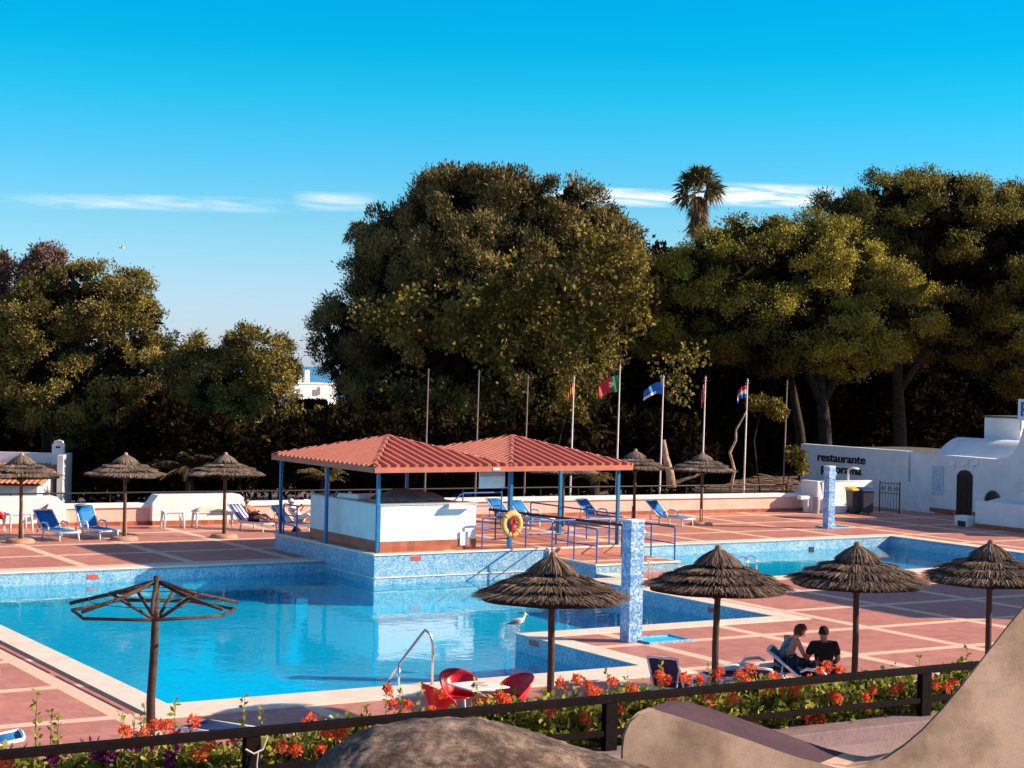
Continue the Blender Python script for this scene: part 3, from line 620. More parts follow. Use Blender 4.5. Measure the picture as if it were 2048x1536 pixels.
# ================================================================== STRAW PARASOLS
m_thatch = mat('shadow_gap_core', (0.014, 0.008, 0.006), .95, .3, 12)  # near-black core paints the shadow gaps between the straw tiers
def canopy_mesh(seed, Rr=1.28, hh=.62, n_s=430):
    rr = random.Random(seed); mb = M()
    tiers = [(0.0,.43,0.02,-.255),(.18,.75,-.295,-.375),(.48,1.03,-.405,-.490),(.78,1.29,-.530,-.625)]
    sc, zc = Rr/1.30, hh/.62; lob = [rr.uniform(0,6.28) for _ in range(8)]
    def rim(i, t): return 1+.03*math.sin(3*t+lob[i])+.022*math.sin(7*t+lob[i+4])
    for i, (r0, r1, z0, z1) in enumerate(tiers):
        r1, r0, z0, z1 = r1*sc, r0*sc, z0*zc, z1*zc
        o = len(mb.v); n = 40
        for j in range(n):
            t = 2*math.pi*j/n; k = rim(i, t)
            for r_, z_ in ((r0*.8, z0), ((r0+r1)/2, (z0+z1)/2+.005), (r1*k*.91, z1+.012), (r1*k*.90, z1-.085), (r0*.8, z0-.09)): mb.v.append((r_*math.cos(t), r_*math.sin(t), z_))
        for j in range(n):
            for q in range(5):
                a, b = o+j*5+q, o+j*5+(q+1) % 5; c, d = o+((j+1)%n)*5+(q+1)%5, o+((j+1)%n)*5+q
                mb.f.append([a, d, c, b]); mb.m.append(1)
        mb.c = 0
        for s in range(int(n_s*(.9+.75*i))):
            t = rr.uniform(0, 2*math.pi); k = rim(i, t); ra = rr.uniform(r0*.5+.02, r0+(r1-r0)*.6); rb = r1*k*rr.uniform(.95, 1.05)
            f = lambda r_: z0+(z1-z0)*max(0, (r_-r0)/(r1-r0))**1.15
            lay = rr.uniform(-.030, .026); w_ = rr.uniform(.004, .010); dt = rr.uniform(-.035,.035)
            za = f(ra)+.012+max(lay, 0)*.4; zb = f(rb)+lay+.012-rr.uniform(0,.03)+.022*math.sin(2*t+lob[i])+.014*math.sin(5*t+lob[i+4]); rm_ = (ra+rb)/2; zm = f(rm_)+.028+lay*.4
            ct, st = math.cos(t), math.sin(t); ct2, st2 = math.cos(t+dt), math.sin(t+dt)
            P0 = Vector((ra*ct, ra*st, za)); P1 = Vector((rm_*ct, rm_*st, zm)); P2 = Vector((rb*ct2, rb*st2, zb)); X = Vector((-st, ct, rr.uniform(-.5,.5)))
            mb.add([P0-X*w_, P0+X*w_, P1-X*w_*1.3, P1+X*w_*1.3, P2-X*w_*.5, P2+X*w_*.5], [(0,1,3,2),(2,3,5,4)])
    mb.lathe([(0,.09),(.05,.07),(.075,0),(.10,-.06)], 12)
    return mb
def parasol_proto(label, seed, straw, wood, h, base, group, loc, rz):
    t = thing('straw_parasol', label, 'parasol', loc, rz, group)
    cm = canopy_mesh(seed).build('canopy', [straw, m_thatch], t); cm.location = (0,0,h-.09)
    M().tube([(0,0,0),(.012,.0,h*.4),(-.008,.008,h*.7),(0,0,h-.15)], [.062,.058,.055,.045], 10).build('pole', wood, t, smooth='all')
    sp = M()
    for k in range(8):
        a = k*math.pi/4; sp.tube([(.03*math.cos(a),.03*math.sin(a),h-.18),(1.12*math.cos(a),1.12*math.sin(a),h-.70)], .018, 5)
        sp.tube([(.04*math.cos(a),.04*math.sin(a),h-.95),(.62*math.cos(a),.62*math.sin(a),h-.47)], .016, 5)
    sp.build('spokes', wood, t)
    if base:
        M().lathe([(0,.13),(.34,.13),(.42,.10),(.46,.04),(.46,0)], 24).build('base', m_clay, t, smooth=True)
        M().tube([(.075,-.02,.1),(.07,-.02,.62)], .03, 8).build('stake', mat('pale_stake', (0.52,0.30,0.2), .8, .2, 8), t, smooth='all')
    return t
GB = 'straw parasols along the back wall'; GF = 'straw parasols by the flower hedge'
PB = [(65,905,40,1085,'bleached straw parasol on clay base standing left of two blue loungers'),(255,897,248,1080,'bleached straw parasol standing right beside the pair of blue loungers'),
      (460,900,448,1075,'bleached straw parasol standing near the white towel covered bench'),(1275,898,1268,1044,'bleached straw parasol just behind the right end of the red roof'),
      (1405,902,1402,1050,'bleached straw parasol by the lone blue lounger on the right'),(1140,912,1124,1060,'straw parasol mostly hidden behind the red pavilion roof')]
proto = None
for i, (ax, ay, bx_, by_, lab) in enumerate(PB):
    g = gp(bx_, by_); h = D(ax, ay, g.y).z
    if i == 0: proto = parasol_proto(lab, 11, m_straw_grey, m_wood, 2.86, True, GB, g, .3)
    else: dup(proto, g, .3+i*1.1, lab)
PFt = [(1110,1112,2.78,'dark straw parasol on the left, overlapping the tall mosaic pillar'),(1440,1098,2.78,'dark straw parasol behind the empty navy loungers'),
      (1718,1091,2.78,'dark straw parasol standing right of the man in black'),(1985,1087,2.78,'dark straw parasol nearest the large curved stucco wall')]
protof = None
for i, (ax, ay, h, lab) in enumerate(PFt):
    g = gp(ax, ay, h); loc = Vector((g.x-.03, g.y, 0))
    if i == 0: protof = parasol_proto(lab, 23, m_straw, m_darkwood, 2.86, False, GF, loc, .9)
    else: dup(protof, loc, .9+i*2.3, lab)
# bare frame
g = gp(318,1152,2.72); fr = thing('parasol_frame', 'bare wooden parasol frame without thatch standing in front of the pool', 'parasol frame', (g.x-.06, g.y, 0), R(14))
M().tube([(0,0,0),(-.02,0,.9),(.015,.01,1.7),(.03,0,2.72)], [.066,.066,.06,.05], 10).build('pole', m_darkwood, fr, smooth='all')
m_stick = mat('grey_brown_stick', (0.065,0.035,0.026), .85, .45, 7, .4, 30)
rim = []; Rf = 1.20; zr = 2.25; rr = random.Random(3)
for k in range(7):
    a = 2*math.pi*k/7+.15; e = Vector((Rf*math.cos(a), Rf*math.sin(a), zr+rr.uniform(-.03,.03))); rim.append(e)
    M().tube([(.03+.05*math.cos(a),.05*math.sin(a),2.63), e*0.5+Vector((0,0,1.325+rr.uniform(-.01,.02))), e*1.03-Vector((0,0,.03*zr))+Vector((0,0,.03*zr))], [.032,.03,.027], 7).build('spoke', m_stick, fr, smooth='all')
    s_ = Vector((.62*math.cos(a),.62*math.sin(a),2.44))
    M().tube([(.03+.05*math.cos(a),.05*math.sin(a),2.10), s_], .026, 7).build('strut', m_stick, fr, smooth='all')
for k in range(7): M().tube([rim[k]+Vector((0,0,-.03)), rim[(k+1)%7]+Vector((0,0,-.03))], .025, 7).build('rim_bar', m_stick, fr, smooth='all')
wr_ = [Vector((.66*math.cos(2*math.pi*k/28+.15),.66*math.sin(2*math.pi*k/28+.15),2.47)) for k in range(29)]
M().tube(wr_, .006, 5).tube([Vector((p.x*1.4,p.y*1.4,2.38)) for p in wr_], .006, 5).build('wire', m_iron, fr)
# ================================================================== LOUNGERS
def lounger(label, loc, rz, fab, back=52, group='blue sun loungers', arms=True):
    t = thing('sun_lounger', label, 'sun lounger', loc, rz, group)       # feet towards +x, head at -x
    w, h, L_ = .33, .33, 1.22; bl = .78; ca, sa = math.cos(R(back)), math.sin(R(back)); hx = -.52
    bp = lambda s, y: (hx-bl*s*ca, y, h+.02+bl*s*sa)
    mb = M()
    for y in (-w, w): mb.tube([(hx-.05,y,h-.03),(L_-.56,y,h-.03),(L_-.45,y,h-.06)], .03, 8)
    mb.tube([(L_-.47,-w,h-.05),(L_-.47,w,h-.05)], .028, 8); mb.tube([(hx,-w,h-.03),(hx,w,h-.03)], .024, 8)
    mb.build('frame', m_plastic, t, smooth='all')
    for x in (hx+.12, L_-.62):
        for y in (-w, w):
            dx = -.06 if x < 0 else .06
            M().tube([(x,y,h-.03),(x+dx*.6,y*1.02,h*.5),(x+dx,y*1.05,0)], [.034,.026,.03], 8).build('leg', m_plastic, t, smooth='all')
    mb = M()
    for y in (-w, w): mb.tube([bp(-.04,y), bp(.5,y), bp(1.0,y)], .026, 8)
    mb.tube([bp(1.0,-w), bp(1.03,-w*.5), bp(1.03,w*.5), bp(1.0,w)], .026, 8)
    for y in (-w*.9, w*.9): mb.tube([bp(.55,y), (hx-.40,y,.16), (hx-.28,y,h-.06)], .016, 6)
    mb.build('backrest_frame', m_plastic, t, smooth='all')
    def sheet(pts, thick=.012):
        m_ = M(); n = len(pts); y = w-.02
        vs = []
        for (x, z) in pts:
            for yy, s in ((-y,0),(-y*.4,-.012),(y*.4,-.012),(y,0)): vs.append((x,yy,z+s))
        o = len(vs); vs += [(x_, y_, z_-thick) for x_, y_, z_ in vs]; fs = []
        for i in range(n-1):
            for j in range(3): a = i*4+j; fs += [(a,a+1,a+5,a+4),(o+a,o+a+4,o+a+5,o+a+1)]
        for i in range(n-1): a = i*4; fs += [(a,a+4,o+a+4,o+a),(a+3,o+a+3,o+a+7,a+7)]
        fs += [(0,o,o+1,1),(1,o+1,o+2,2),(2,o+2,o+3,3)]; e = (n-1)*4; fs += [(e+j,e+j+1,o+e+j+1,o+e+j) for j in range(3)]
        return m_.add(vs, fs)
    sheet([(hx+.02,h+.012),(-.1,h-.012),(.3,h-.010),(L_-.50,h+.0)]).build('seat_sling', fab, t, smooth='all')
    sheet([(bp(s,0)[0],bp(s,0)[2]) for s in (.02,.3,.65,1.0)]).build('backrest_sling', fab, t, smooth='all')
    if arms:
        for y in (-w-.03, w+.03):
            M().tube([(hx-.02,y,h+.16),(hx+.1,y,h+.22),(hx+.38,y,h+.20),(hx+.46,y,h+.10),(hx+.46,y,h-.03)], [.02,.03,.034,.03,.026], 8).build('armrest', m_plastic, t, smooth='all')
    return t
LZ = -math.pi/2+TH
l0 = lounger('blue sling lounger beside the left parasol, lower backrest of the pair', gp(118,1079), LZ+R(12), m_fabric, 42)
lounger('blue sling lounger beside the second parasol, tall upright backrest', gp(196,1076), LZ+R(14), m_fabric, 60)
for px, py, dz, lab in ((1347,1050,18,'blue sling lounger standing alone beside the far right parasol'),(1205,1048,16,'blue sling lounger behind the blue rail, left of the right roof post'),(1068,1050,12,'blue sling lounger directly behind the orange life ring'),(1020,1046,8,'shaded blue lounger behind the stepped stair rail')):
    dup(l0, gp(px,py), LZ+R(dz), lab, 'blue sun loungers')
lo_str = mat('striped_lounger_sling', (0.25,0.22,0.55), .7)
def stripes(m, c1, c2, sc):
    t = m.node_tree; b = t.nodes['Principled BSDF']; co = N(t,'ShaderNodeTexCoord').outputs['Object']; s = N(t,'ShaderNodeSeparateXYZ'); t.links.new(co, s.inputs[0])
    f = math_node(t,'LESS_THAN', math_node(t,'FRACT', math_node(t,'MULTIPLY', s.outputs[1], sc)), .5); t.links.new(mix_rgb(t,'MIX', f, c1, c2), b.inputs['Base Color'])
stripes(lo_str, (0.05,0.04,0.35), (0.75,0.70,0.75), 6.0)
sl1 = lounger('striped lounger holding a sunbather left of the pavilion', W(12.35,25.3), LZ+R(22), lo_str, 42, 'occupied loungers behind the pavilion', False)
sl2 = lounger('shaded lounger under the person reading in a white cap', W(13.35,24.4), LZ+R(30), m_navy, 45, 'occupied loungers behind the pavilion', False)
def hz(px, py): return gp(px, py)
nl1 = lounger('navy lounger seen from behind, backrest toward the flower hedge', gp(1352,1398), R(66), m_navy, 56, 'navy loungers by the hedge'); nl1.scale = (.84,)*3
nl2 = lounger('flat navy lounger with white frame carrying a white towel beside the parasol', gp(1490,1382), R(196), m_navy, 10, 'navy loungers by the hedge')
nl5 = lounger('navy lounger with low backrest seen from behind, left of the woman', gp(1536,1402), R(68), m_navy, 40, 'navy loungers by the hedge'); nl5.scale = (.84,)*3
WOM = gp(1664,1396); nl3 = lounger('navy lounger the woman in a floral top sits on', WOM, R(-16), m_navy, 38, 'navy loungers by the hedge')
lounger('blue lounger just beyond the railing right of the bare frame', gp(462,1500), R(150), m_navy, 12, 'navy loungers by the hedge', False)
lounger('pale blue lounger cut by the lower left picture edge', gp(-150,1548), R(200), m_fabric, 10, 'navy loungers by the hedge')
# ================================================================== CHAIRS AND TABLES
def tub_chair(label, loc, rz, group, legm=m_plastic):
    t = thing('red_chair', label, 'chair', loc, rz, group)           # faces +y
    mb = M(); n, k = 28, 7; vs = []
    for i in range(n+1):
        a = R(-28)+R(236)*i/n-R(0); a = math.pi*1.5+(i/n-.5)*R(250)
        e = abs(i/n-.5)*2; top = .44+.38*(1-e**2.2)
        for j in range(k+1):
            s = j/k; r_ = .20+.085*s+.03*s*s; vs.append((r_*1.06*math.cos(a), r_*math.sin(a)*(1+.12*s*(1-e)), .42+(top-.42)*s+.02))
    fs = [(i*(k+1)+j, (i+1)*(k+1)+j, (i+1)*(k+1)+j+1, i*(k+1)+j+1) for i in range(n) for j in range(k)]
    o = mb.add(vs, fs).build('back_shell', m_red, t, smooth='all'); md = o.modifiers.new('s','SOLIDIFY'); md.thickness = .014
    M().lathe([(0,.425),(.15,.42),(.215,.445),(.215,.43),(.15,.40),(0,.40)], 28).build('seat', m_red, t, smooth='all')
    for x, y in ((-.17,-.15),(.17,-.15),(.17,.17),(-.17,.17)):
        M().tube([(x*.85,y*.85,.42),(x*1.12,y*1.12,0)], .018, 7).build('leg', legm, t, smooth='all')
    return t
TP = gp(957,1370,.74); TP.z = 0
tb = thing('cafe_table', 'square white cafe table with faded red print among red tub chairs', 'table', TP, TH+R(4))
M().bx(-.36,.36,-.36,.36,.715,.74).build('tabletop', m_cloth_white, tb, bevel=.008)
pm = M(); rr = random.Random(2)
for k in range(8):
    x, y = rr.uniform(-.2,.2), rr.uniform(-.2,.2); pm.bx(x-.05,x+.06,y-.03,y+.03,.741,.743)
pm.build('table_print', mat('faded_red_print', (0.66,0.36,0.33), .6), tb)
M().tube([(0,0,.03),(0,0,.715)], .03).build('pedestal', m_grey_metal, tb, smooth='all')
mb = M()
for k in range(4): a = k*math.pi/2+.78; mb.tube([(0,0,.08),(.32*math.cos(a),.32*math.sin(a),.015)], .02)
mb.build('feet', m_grey_metal, tb)
def face(c, p): return math.atan2(c.y-p.y, c.x-p.x)-math.pi/2
for px, py, lab in ((884,1375,'red tub chair at the left of the white cafe table'),(920,1355,'red tub chair behind the white cafe table beside the pool'),(1026,1362,'red tub chair at the right of the white cafe table'),(988,1392,'red tub chair nearest the flower hedge at the cafe table')):
    q = gp(px, py, .74); q.z = 0; d = (q-TP); q = TP+d.normalized()*max(.66, d.length)
    c_ = tub_chair(lab, q, face(TP, q), 'red tub chairs at the cafe table')
for px, py, rz, lab in ((75,1056,2.6,'red chair with white legs beside the buttress on the far left'),(-3,1062,-1.4,'red chair cut by the left picture edge')):
    tub_chair(lab, gp(px,py), rz, 'red chairs on the far left')
def bench(label, loc, rz, lx, ly, h, cat='table', name='plastic_table'):
    t = thing(name, label, cat, loc, rz)
    M().bx(-lx/2,lx/2,-ly/2,ly/2,h-.05,h).build('tabletop', m_plastic, t, bevel=.012)
    for x in (-1,1):
        for y in (-1,1): M().tube([(x*(lx/2-.06),y*(ly/2-.06),h-.04),(x*(lx/2-.02),y*(ly/2-.02),0)], [.05,.03], 8).build('leg', m_plastic, t, smooth='all')
    M().bx(-lx/2+.05,lx/2-.05,-ly/2+.03,-ly/2+.06,h-.13,h-.052).bx(-lx/2+.05,lx/2-.05,ly/2-.06,ly/2-.03,h-.13,h-.052).build('apron', m_plastic, t)
    return t
bench('small white plastic table in front of the middle buttress', gp(345,1057), TH+R(-8), .75, .6, .62)
bt = bench('long white plastic bench with a cream towel on it', gp(424,1055), TH+R(-6), 1.35, .65, .58, 'bench', 'plastic_bench')
o = lumpy('cream_towel', gp(424,1055)+Vector((-.05,0,.58)), (.72,.34,.13), mat('cream_towel', (0.74,0.62,0.46), .9, .12, 9, .5, 30), amp=.22, seed=9); o.rotation_euler = (0,0,TH); tag(o, 'crumpled cream towel lying on the long white bench', 'towel')
tb2 = bench('white plastic table beside the red chair on the far left', gp(36,1064), TH, .8, .8, .66)
# chair arm at the left frame edge
t = thing('plastic_chair', 'white plastic chair only partly in view on the left deck edge', 'chair', gp(-40,1412), R(20))
M().bx(-.24,.24,-.22,.22,.40,.43).build('seat', m_plastic, t, bevel=.01); M().bx(-.24,.24,.2,.24,.44,.82).build('backrest', m_plastic, t, bevel=.012)
for x in (-1,1):
    M().tube([(x*.25,-.24,0),(x*.26,-.25,.55),(x*.26,-.18,.64),(x*.26,.2,.64)], [.03,.03,.034,.03], 8).build('armrest', m_plastic, t, smooth='all')
    M().tube([(x*.22,.22,.42),(x*.24,.28,0)], .028, 8).build('leg', m_plastic, t, smooth='all')
# ================================================================== PEOPLE
def skin(name, joints, edges, m, parent, sub=2, extra=None):
    names = list(joints); ix = {n: i for i, n in enumerate(names)}
    me = bpy.data.meshes.new(name); me.from_pydata([joints[n][:3] for n in names], [(ix[a], ix[b]) for a, b in edges], [])
    o = bpy.data.objects.new(name, me); COL.objects.link(o)
    sk = o.modifiers.new('skin', 'SKIN'); sk.use_smooth_shade = True
    lay = me.skin_vertices[0].data if me.skin_vertices else None
    if lay is None:
        bm = bmesh.new(); bm.from_mesh(me); bm.verts.layers.skin.verify(); bm.to_mesh(me); bm.free(); lay = me.skin_vertices[0].data
    for n in names:
        r_ = joints[n][3]; lay[ix[n]].radius = (r_, r_) if not isinstance(r_, tuple) else r_
    lay[0].use_root = True
    ss = o.modifiers.new('ss', 'SUBSURF'); ss.levels = sub; ss.render_levels = sub
    dg = bpy.context.evaluated_depsgraph_get(); ev_ = o.evaluated_get(dg); me2 = bpy.data.meshes.new_from_object(ev_)
    bpy.data.objects.remove(o, do_unlink=True)
    if extra:
        bm = bmesh.new(); bm.from_mesh(me2); tmp = bpy.data.meshes.new('tmp'); tmp.from_pydata(extra.v, [], extra.f); bm.from_mesh(tmp); bm.to_mesh(me2); bm.free(); bpy.data.meshes.remove(tmp)
    me2.materials.clear(); me2.materials.append(m)
    me2.polygons.foreach_set('use_smooth', [True]*len(me2.polygons))
    r = bpy.data.objects.new(name, me2); COL.objects.link(r); r.parent = parent; return r
def hand(mb, wrist, elbow, side):
    w = Vector(wrist); d = (w-Vector(elbow)).normalized(); x = d.cross(Vector((0,0,1))); x = x.normalized() if x.length > .05 else Vector((1,0,0)); dn = x.cross(d)
    mb.tube([w-d*.01, w+d*.03, w+d*.085], [.028,.038,.036], 8)
    for k, (ln, off) in enumerate(((.070,-.027),(.082,-.009),(.076,.009),(.060,.027))):
        b = w+d*.08+x*off; curl = dn*(-.02-.006*k)
        mb.tube([b, b+d*ln*.5+curl*.4, b+d*ln*.85+curl*1.6], [.0095,.009,.007], 6)
    b = w+d*.03+x*(.034*side); mb.tube([b, b+x*(.025*side)+d*.025, b+x*(.030*side)+d*.06-dn*.01], [.012,.011,.008], 6)
def person(label, loc, rz, J, skinm, hair, clothes, look=0.0, headtilt=None):
    t = thing('person', label, 'person', loc, rz)
    E_ = [('pelvis','belly'),('belly','chest'),('chest','neckb'),('neckb','neck'),('neck','head1'),('head1','head2'),('head2','head3')]
    for s in 'LR': E_ += [('chest','sh'+s),('sh'+s,'el'+s),('el'+s,'wr'+s),('pelvis','hip'+s),('hip'+s,'kn'+s),('kn'+s,'an'+s),('an'+s,'to'+s)]
    ex = M()
    for s, sd in (('L',1),('R',-1)): hand(ex, J['wr'+s][:3], J['el'+s][:3], sd)
    hd = Vector(J['head2'][:3]); upv = (Vector(J['head3'][:3])-Vector(J['head1'][:3])).normalized(); fw = Vector(headtilt) if headtilt else Vector((0,1,0)); fw = (fw-upv*fw.dot(upv)).normalized(); sd = fw.cross(upv)
    rot = Matrix((sd, fw, upv)).transposed()
    ex.ell(hd+fw*.105-upv*.015, (.016,.022,.026), 8, 6, rot)                       # nose
    for s_ in (-1,1): ex.ell(hd+sd*(.088*s_)-upv*.005, (.014,.024,.036), 8, 6, rot)  # ears
    ex.ell(hd+fw*.088-upv*.058, (.028,.012,.009), 8, 5, rot)                      # mouth
    for s_ in (-1,1): ex.ell(hd+fw*.086+sd*(.033*s_)+upv*.022, (.014,.012,.008), 8, 5, rot)
    body = skin('body', J, E_, skinm, t, 2, ex)
    if hair: hair(t, hd, rot)
    for nm, joints, edges, m in clothes: skin(nm, joints, edges, m, t, 2)
    return t
def grow(J, names, g): return {n: (*J[n][:3], (J[n][3]+g) if not isinstance(J[n][3], tuple) else tuple(r_+g for r_ in J[n][3])) for n in names}
def mid(J, a, b, k, r_): p = Vector(J[a][:3]).lerp(Vector(J[b][:3]), k); return (*p, r_)
def short_hair(m, back=1.0):
    def f(t, hd, rot):
        mb = M(); mb.ell((0,0,0), (.094,.112,.100), 18, 12); vs = []
        for x, y, z in mb.v:
            if y > .02 and z < .045: y = .02+(y-.02)*.2; x *= .9
            if z < -.055: z = -.055; x *= .85; y *= .9
            vs.append(tuple(hd+rot @ Vector((x, y-.010, z+.028))))
        mb.v = vs; mb.build('hair', m, t, smooth='all')
    return f
def bob_hair(m):
    def f(t, hd, rot):
        mb = M(); mb.ell((0,0,0), (.112,.125,.120), 22, 14); vs = []; rr = random.Random(8)
        for x, y, z in mb.v:
            if y > .035 and z < .04: y = .035+(y-.035)*.15; x *= .92
            z2 = z-.05*max(0, -y)/.12 if z < 0 else z
            k = 1+.05*math.sin(x*90)+.05*math.sin(z*70+y*50)
            vs.append(tuple(hd+rot @ Vector((x*k, (y-.015)*k, z2*k+.022))))
        mb.v = vs; mb.build('hair', m, t, smooth='all')
    return f
# man in black, sitting with his back to us
Jm = dict(pelvis=(0,0,.13,.150), belly=(0,-.02,.30,.150), chest=(0,-.01,.48,.165), neckb=(0,.0,.615,.075), neck=(0,.012,.67,.058), head1=(0,.03,.735,.075), head2=(0,.03,.80,.092), head3=(0,.02,.875,.070),
          shL=(-.205,0,.575,.080), elL=(-.30,.06,.31,.052), wrL=(-.20,.28,.24,.034), shR=(.205,0,.575,.080), elR=(.285,.03,.30,.052), wrR=(.22,.27,.20,.034),
          hipL=(-.11,.04,.11,.10), knL=(-.16,.44,.16,.07), anL=(-.17,.52,-.22,.045), toL=(-.18,.66,-.27,.04), hipR=(.11,.04,.11,.10), knR=(.15,.44,.16,.07), anR=(.16,.50,-.22,.045), toR=(.17,.64,-.27,.04))
js = grow(Jm, ['belly','chest','neckb'], .014); js['pelvis'] = (*Jm['pelvis'][:3], .165); js['neckb'] = (0,0,.60,.088)
for s in 'LR': js['sh'+s] = (*Jm['sh'+s][:3], .096); js['sl'+s] = mid(Jm,'sh'+s,'el'+s,.72,.082)
shirt = ('t_shirt', {k: js[k] for k in ['pelvis','belly','chest','neckb','shL','slL','shR','slR']}, [('pelvis','belly'),('belly','chest'),('chest','neckb'),('chest','shL'),('shL','slL'),('chest','shR'),('shR','slR')], m_tee)
def trousers(J, m, g=.018, upto=1.0):
    jj = grow(J, ['pelvis','hipL','hipR','knL','knR'], g); ed = [('pelvis','hipL'),('pelvis','hipR'),('hipL','knL'),('hipR','knR')]
    if upto > 0:
        for s in 'LR': jj['x'+s] = mid(J,'kn'+s,'an'+s,upto*.9,J['an'+s][3]+.02); ed.append(('kn'+s,'x'+s))
    return ('trousers', jj, ed, m)
MAN = gp(1645,1345,.42); MAN.z = .34
person('man in a black t-shirt with short hair sitting with his back turned', MAN+Vector((.02,.05,0)), R(6), Jm, m_skin_tan, short_hair(m_hair_dark), [shirt, trousers(Jm, m_jeans)])
# woman leaning forward, facing right
Jw = dict(pelvis=(0,0,.12,.145), belly=(0,.06,.27,.120), chest=(0,.15,.43,.130), neckb=(0,.22,.535,.058), neck=(0,.265,.575,.048), head1=(0,.32,.605,.068), head2=(0,.365,.645,.086), head3=(0,.385,.72,.066),
          shL=(-.165,.17,.51,.058), elL=(-.20,.30,.27,.040), wrL=(-.16,.42,.10,.028), shR=(.165,.19,.51,.058), elR=(.19,.31,.27,.040), wrR=(.15,.44,.10,.028),
          hipL=(-.10,.05,.10,.095), knL=(-.14,.42,.12,.068), anL=(-.15,.40,-.22,.042), toL=(-.16,.53,-.27,.036), hipR=(.10,.05,.10,.095), knR=(.13,.42,.12,.068), anR=(.14,.40,-.22,.042), toR=(.15,.53,-.27,.036))
m_floral = cell_mat('floral_print_cotton', .045, [(0.0,(0.03,0.06,0.08)),(0.35,(0.08,0.17,0.18)),(0.6,(0.22,0.30,0.28)),(0.8,(0.45,0.45,0.42)),(1.0,(0.30,0.26,0.12))], .8)
jt = grow(Jw, ['pelvis','belly','chest'], .014); jt['neckb'] = (0,.20,.505,.07)
for s in 'LR': jt['sh'+s] = (Jw['sh'+s][0]*.72, *Jw['sh'+s][1:3], .066)
top = ('tank_top', jt, [('pelvis','belly'),('belly','chest'),('chest','neckb'),('chest','shL'),('chest','shR')], m_floral)
WP = gp(1566,1336,.46); WP.z = .47
person('woman in a floral sleeveless top leaning forward with brown bobbed hair', WP, R(-68), Jw, m_skin, bob_hair(m_hair_brown), [top, trousers(Jw, m_jeans)], headtilt=(0,.75,-.65))
# sunbathers behind the pavilion (feet towards +y of the figure)
def reclined(knee=.30, arm_up=0.0):
    return dict(pelvis=(0,0,.12,.135), belly=(0,-.12,.24,.125), chest=(0,-.26,.38,.14), neckb=(0,-.35,.49,.062), neck=(0,-.37,.54,.05), head1=(0,-.37,.60,.068), head2=(0,-.365,.665,.086), head3=(0,-.37,.735,.066),
          shL=(-.17,-.30,.46,.062), elL=(-.23,-.10,.27+arm_up*.1,.042), wrL=(-.10,.10,.32+arm_up*.25,.03), shR=(.17,-.30,.46,.062), elR=(.23,-.10,.27+arm_up*.1,.042), wrR=(.10,.10,.32+arm_up*.25,.03),
          hipL=(-.09,.04,.11,.09), knL=(-.12,.42,.10+knee,.065), anL=(-.12,.72,.06,.042), toL=(-.12,.80,.12,.035), hipR=(.09,.04,.11,.09), knR=(.12,.42,.08+knee*.7,.065), anR=(.12,.76,.06,.042), toR=(.12,.84,.12,.035))
Jc = reclined(.12); jv = grow(Jc, ['pelvis','hipL','hipR'], .02)
person('tanned sunbather with dark hair reclining on the striped lounger', W(12.35,25.3,.34)+Vector((-.1,.05,0)), LZ+R(22)-math.pi/2, Jc, m_skin_tan, short_hair(m_hair_dark), [('swimming_trunks', {**jv, 'tL': mid(Jc,'hipL','knL',.5,.10), 'tR': mid(Jc,'hipR','knR',.5,.10)}, [('pelvis','hipL'),('pelvis','hipR'),('hipL','tL'),('hipR','tR')], mat('maroon_swimwear', (0.10,0.02,0.02), .8))])
Jr = reclined(.30, 1.0)
jr = grow(Jr, ['belly','chest','shL','shR'], .016); jr['pelvis'] = (*Jr['pelvis'][:3], .15); jr['sL'] = mid(Jr,'shL','elL',.8,.06); jr['sR'] = mid(Jr,'shR','elR',.8,.06)
rd = person('person in white clothes and a white cap reading on a lounger', W(13.35,24.4,.36), LZ+R(30)-math.pi/2, Jr, m_skin, short_hair(m_hair_dark),
       [('shirt', {k: jr[k] for k in ['pelvis','belly','chest','shL','sL','shR','sR']}, [('pelvis','belly'),('belly','chest'),('chest','shL'),('shL','sL'),('chest','shR'),('shR','sR')], m_cloth_white), trousers(Jr, m_cloth_white)])
mb = M(); mb.lathe([(0,.115),(.06,.10),(.10,.05),(.106,0),(.09,0)], 18, (0,-.365,.68)); mb.bx(-.07,.07,-.29,-.16,.69,.705); mb.build('cap', m_cloth_white, rd, smooth=True)
bk = thing('book', 'open book held up by the person in the white cap', 'book', W(13.35,24.4,.36), LZ+R(30)-math.pi/2)
M().add([(-.13,.20,.60),(0,.17,.60),(.13,.20,.60),(-.13,.26,.80),(0,.23,.80),(.13,.26,.80),(-.13,.212,.60),(0,.185,.60),(.13,.212,.60),(-.13,.272,.80),(0,.245,.80),(.13,.272,.80)],[(0,1,4,3),(1,2,5,4),(9,10,7,6),(10,11,8,7),(0,3,9,6),(2,8,11,5),(3,4,10,9),(4,5,11,10),(0,6,7,1),(1,7,8,2)]).build('pages', m_cloth_white, bk)
o = lumpy('beach_bag', W(12.75,23.3,0), (.22,.18,.30), m_tee, amp=.12, seed=6); tag(o, 'dark beach bag on the deck below the reader', 'bag')
o = lumpy('white_towel', gp(1478,1376)+Vector((-.1,0,.36)), (.34,.2,.10), m_cloth_white, amp=.22, seed=12); tag(o, 'white towel bundled on the empty navy lounger', 'towel')
o = lumpy('white_bag', gp(1696,1392)+Vector((0,0,.0)), (.22,.16,.40), m_cloth_white, amp=.15, seed=13); tag(o, 'white cloth bag standing beside the man near the parasol pole', 'bag')
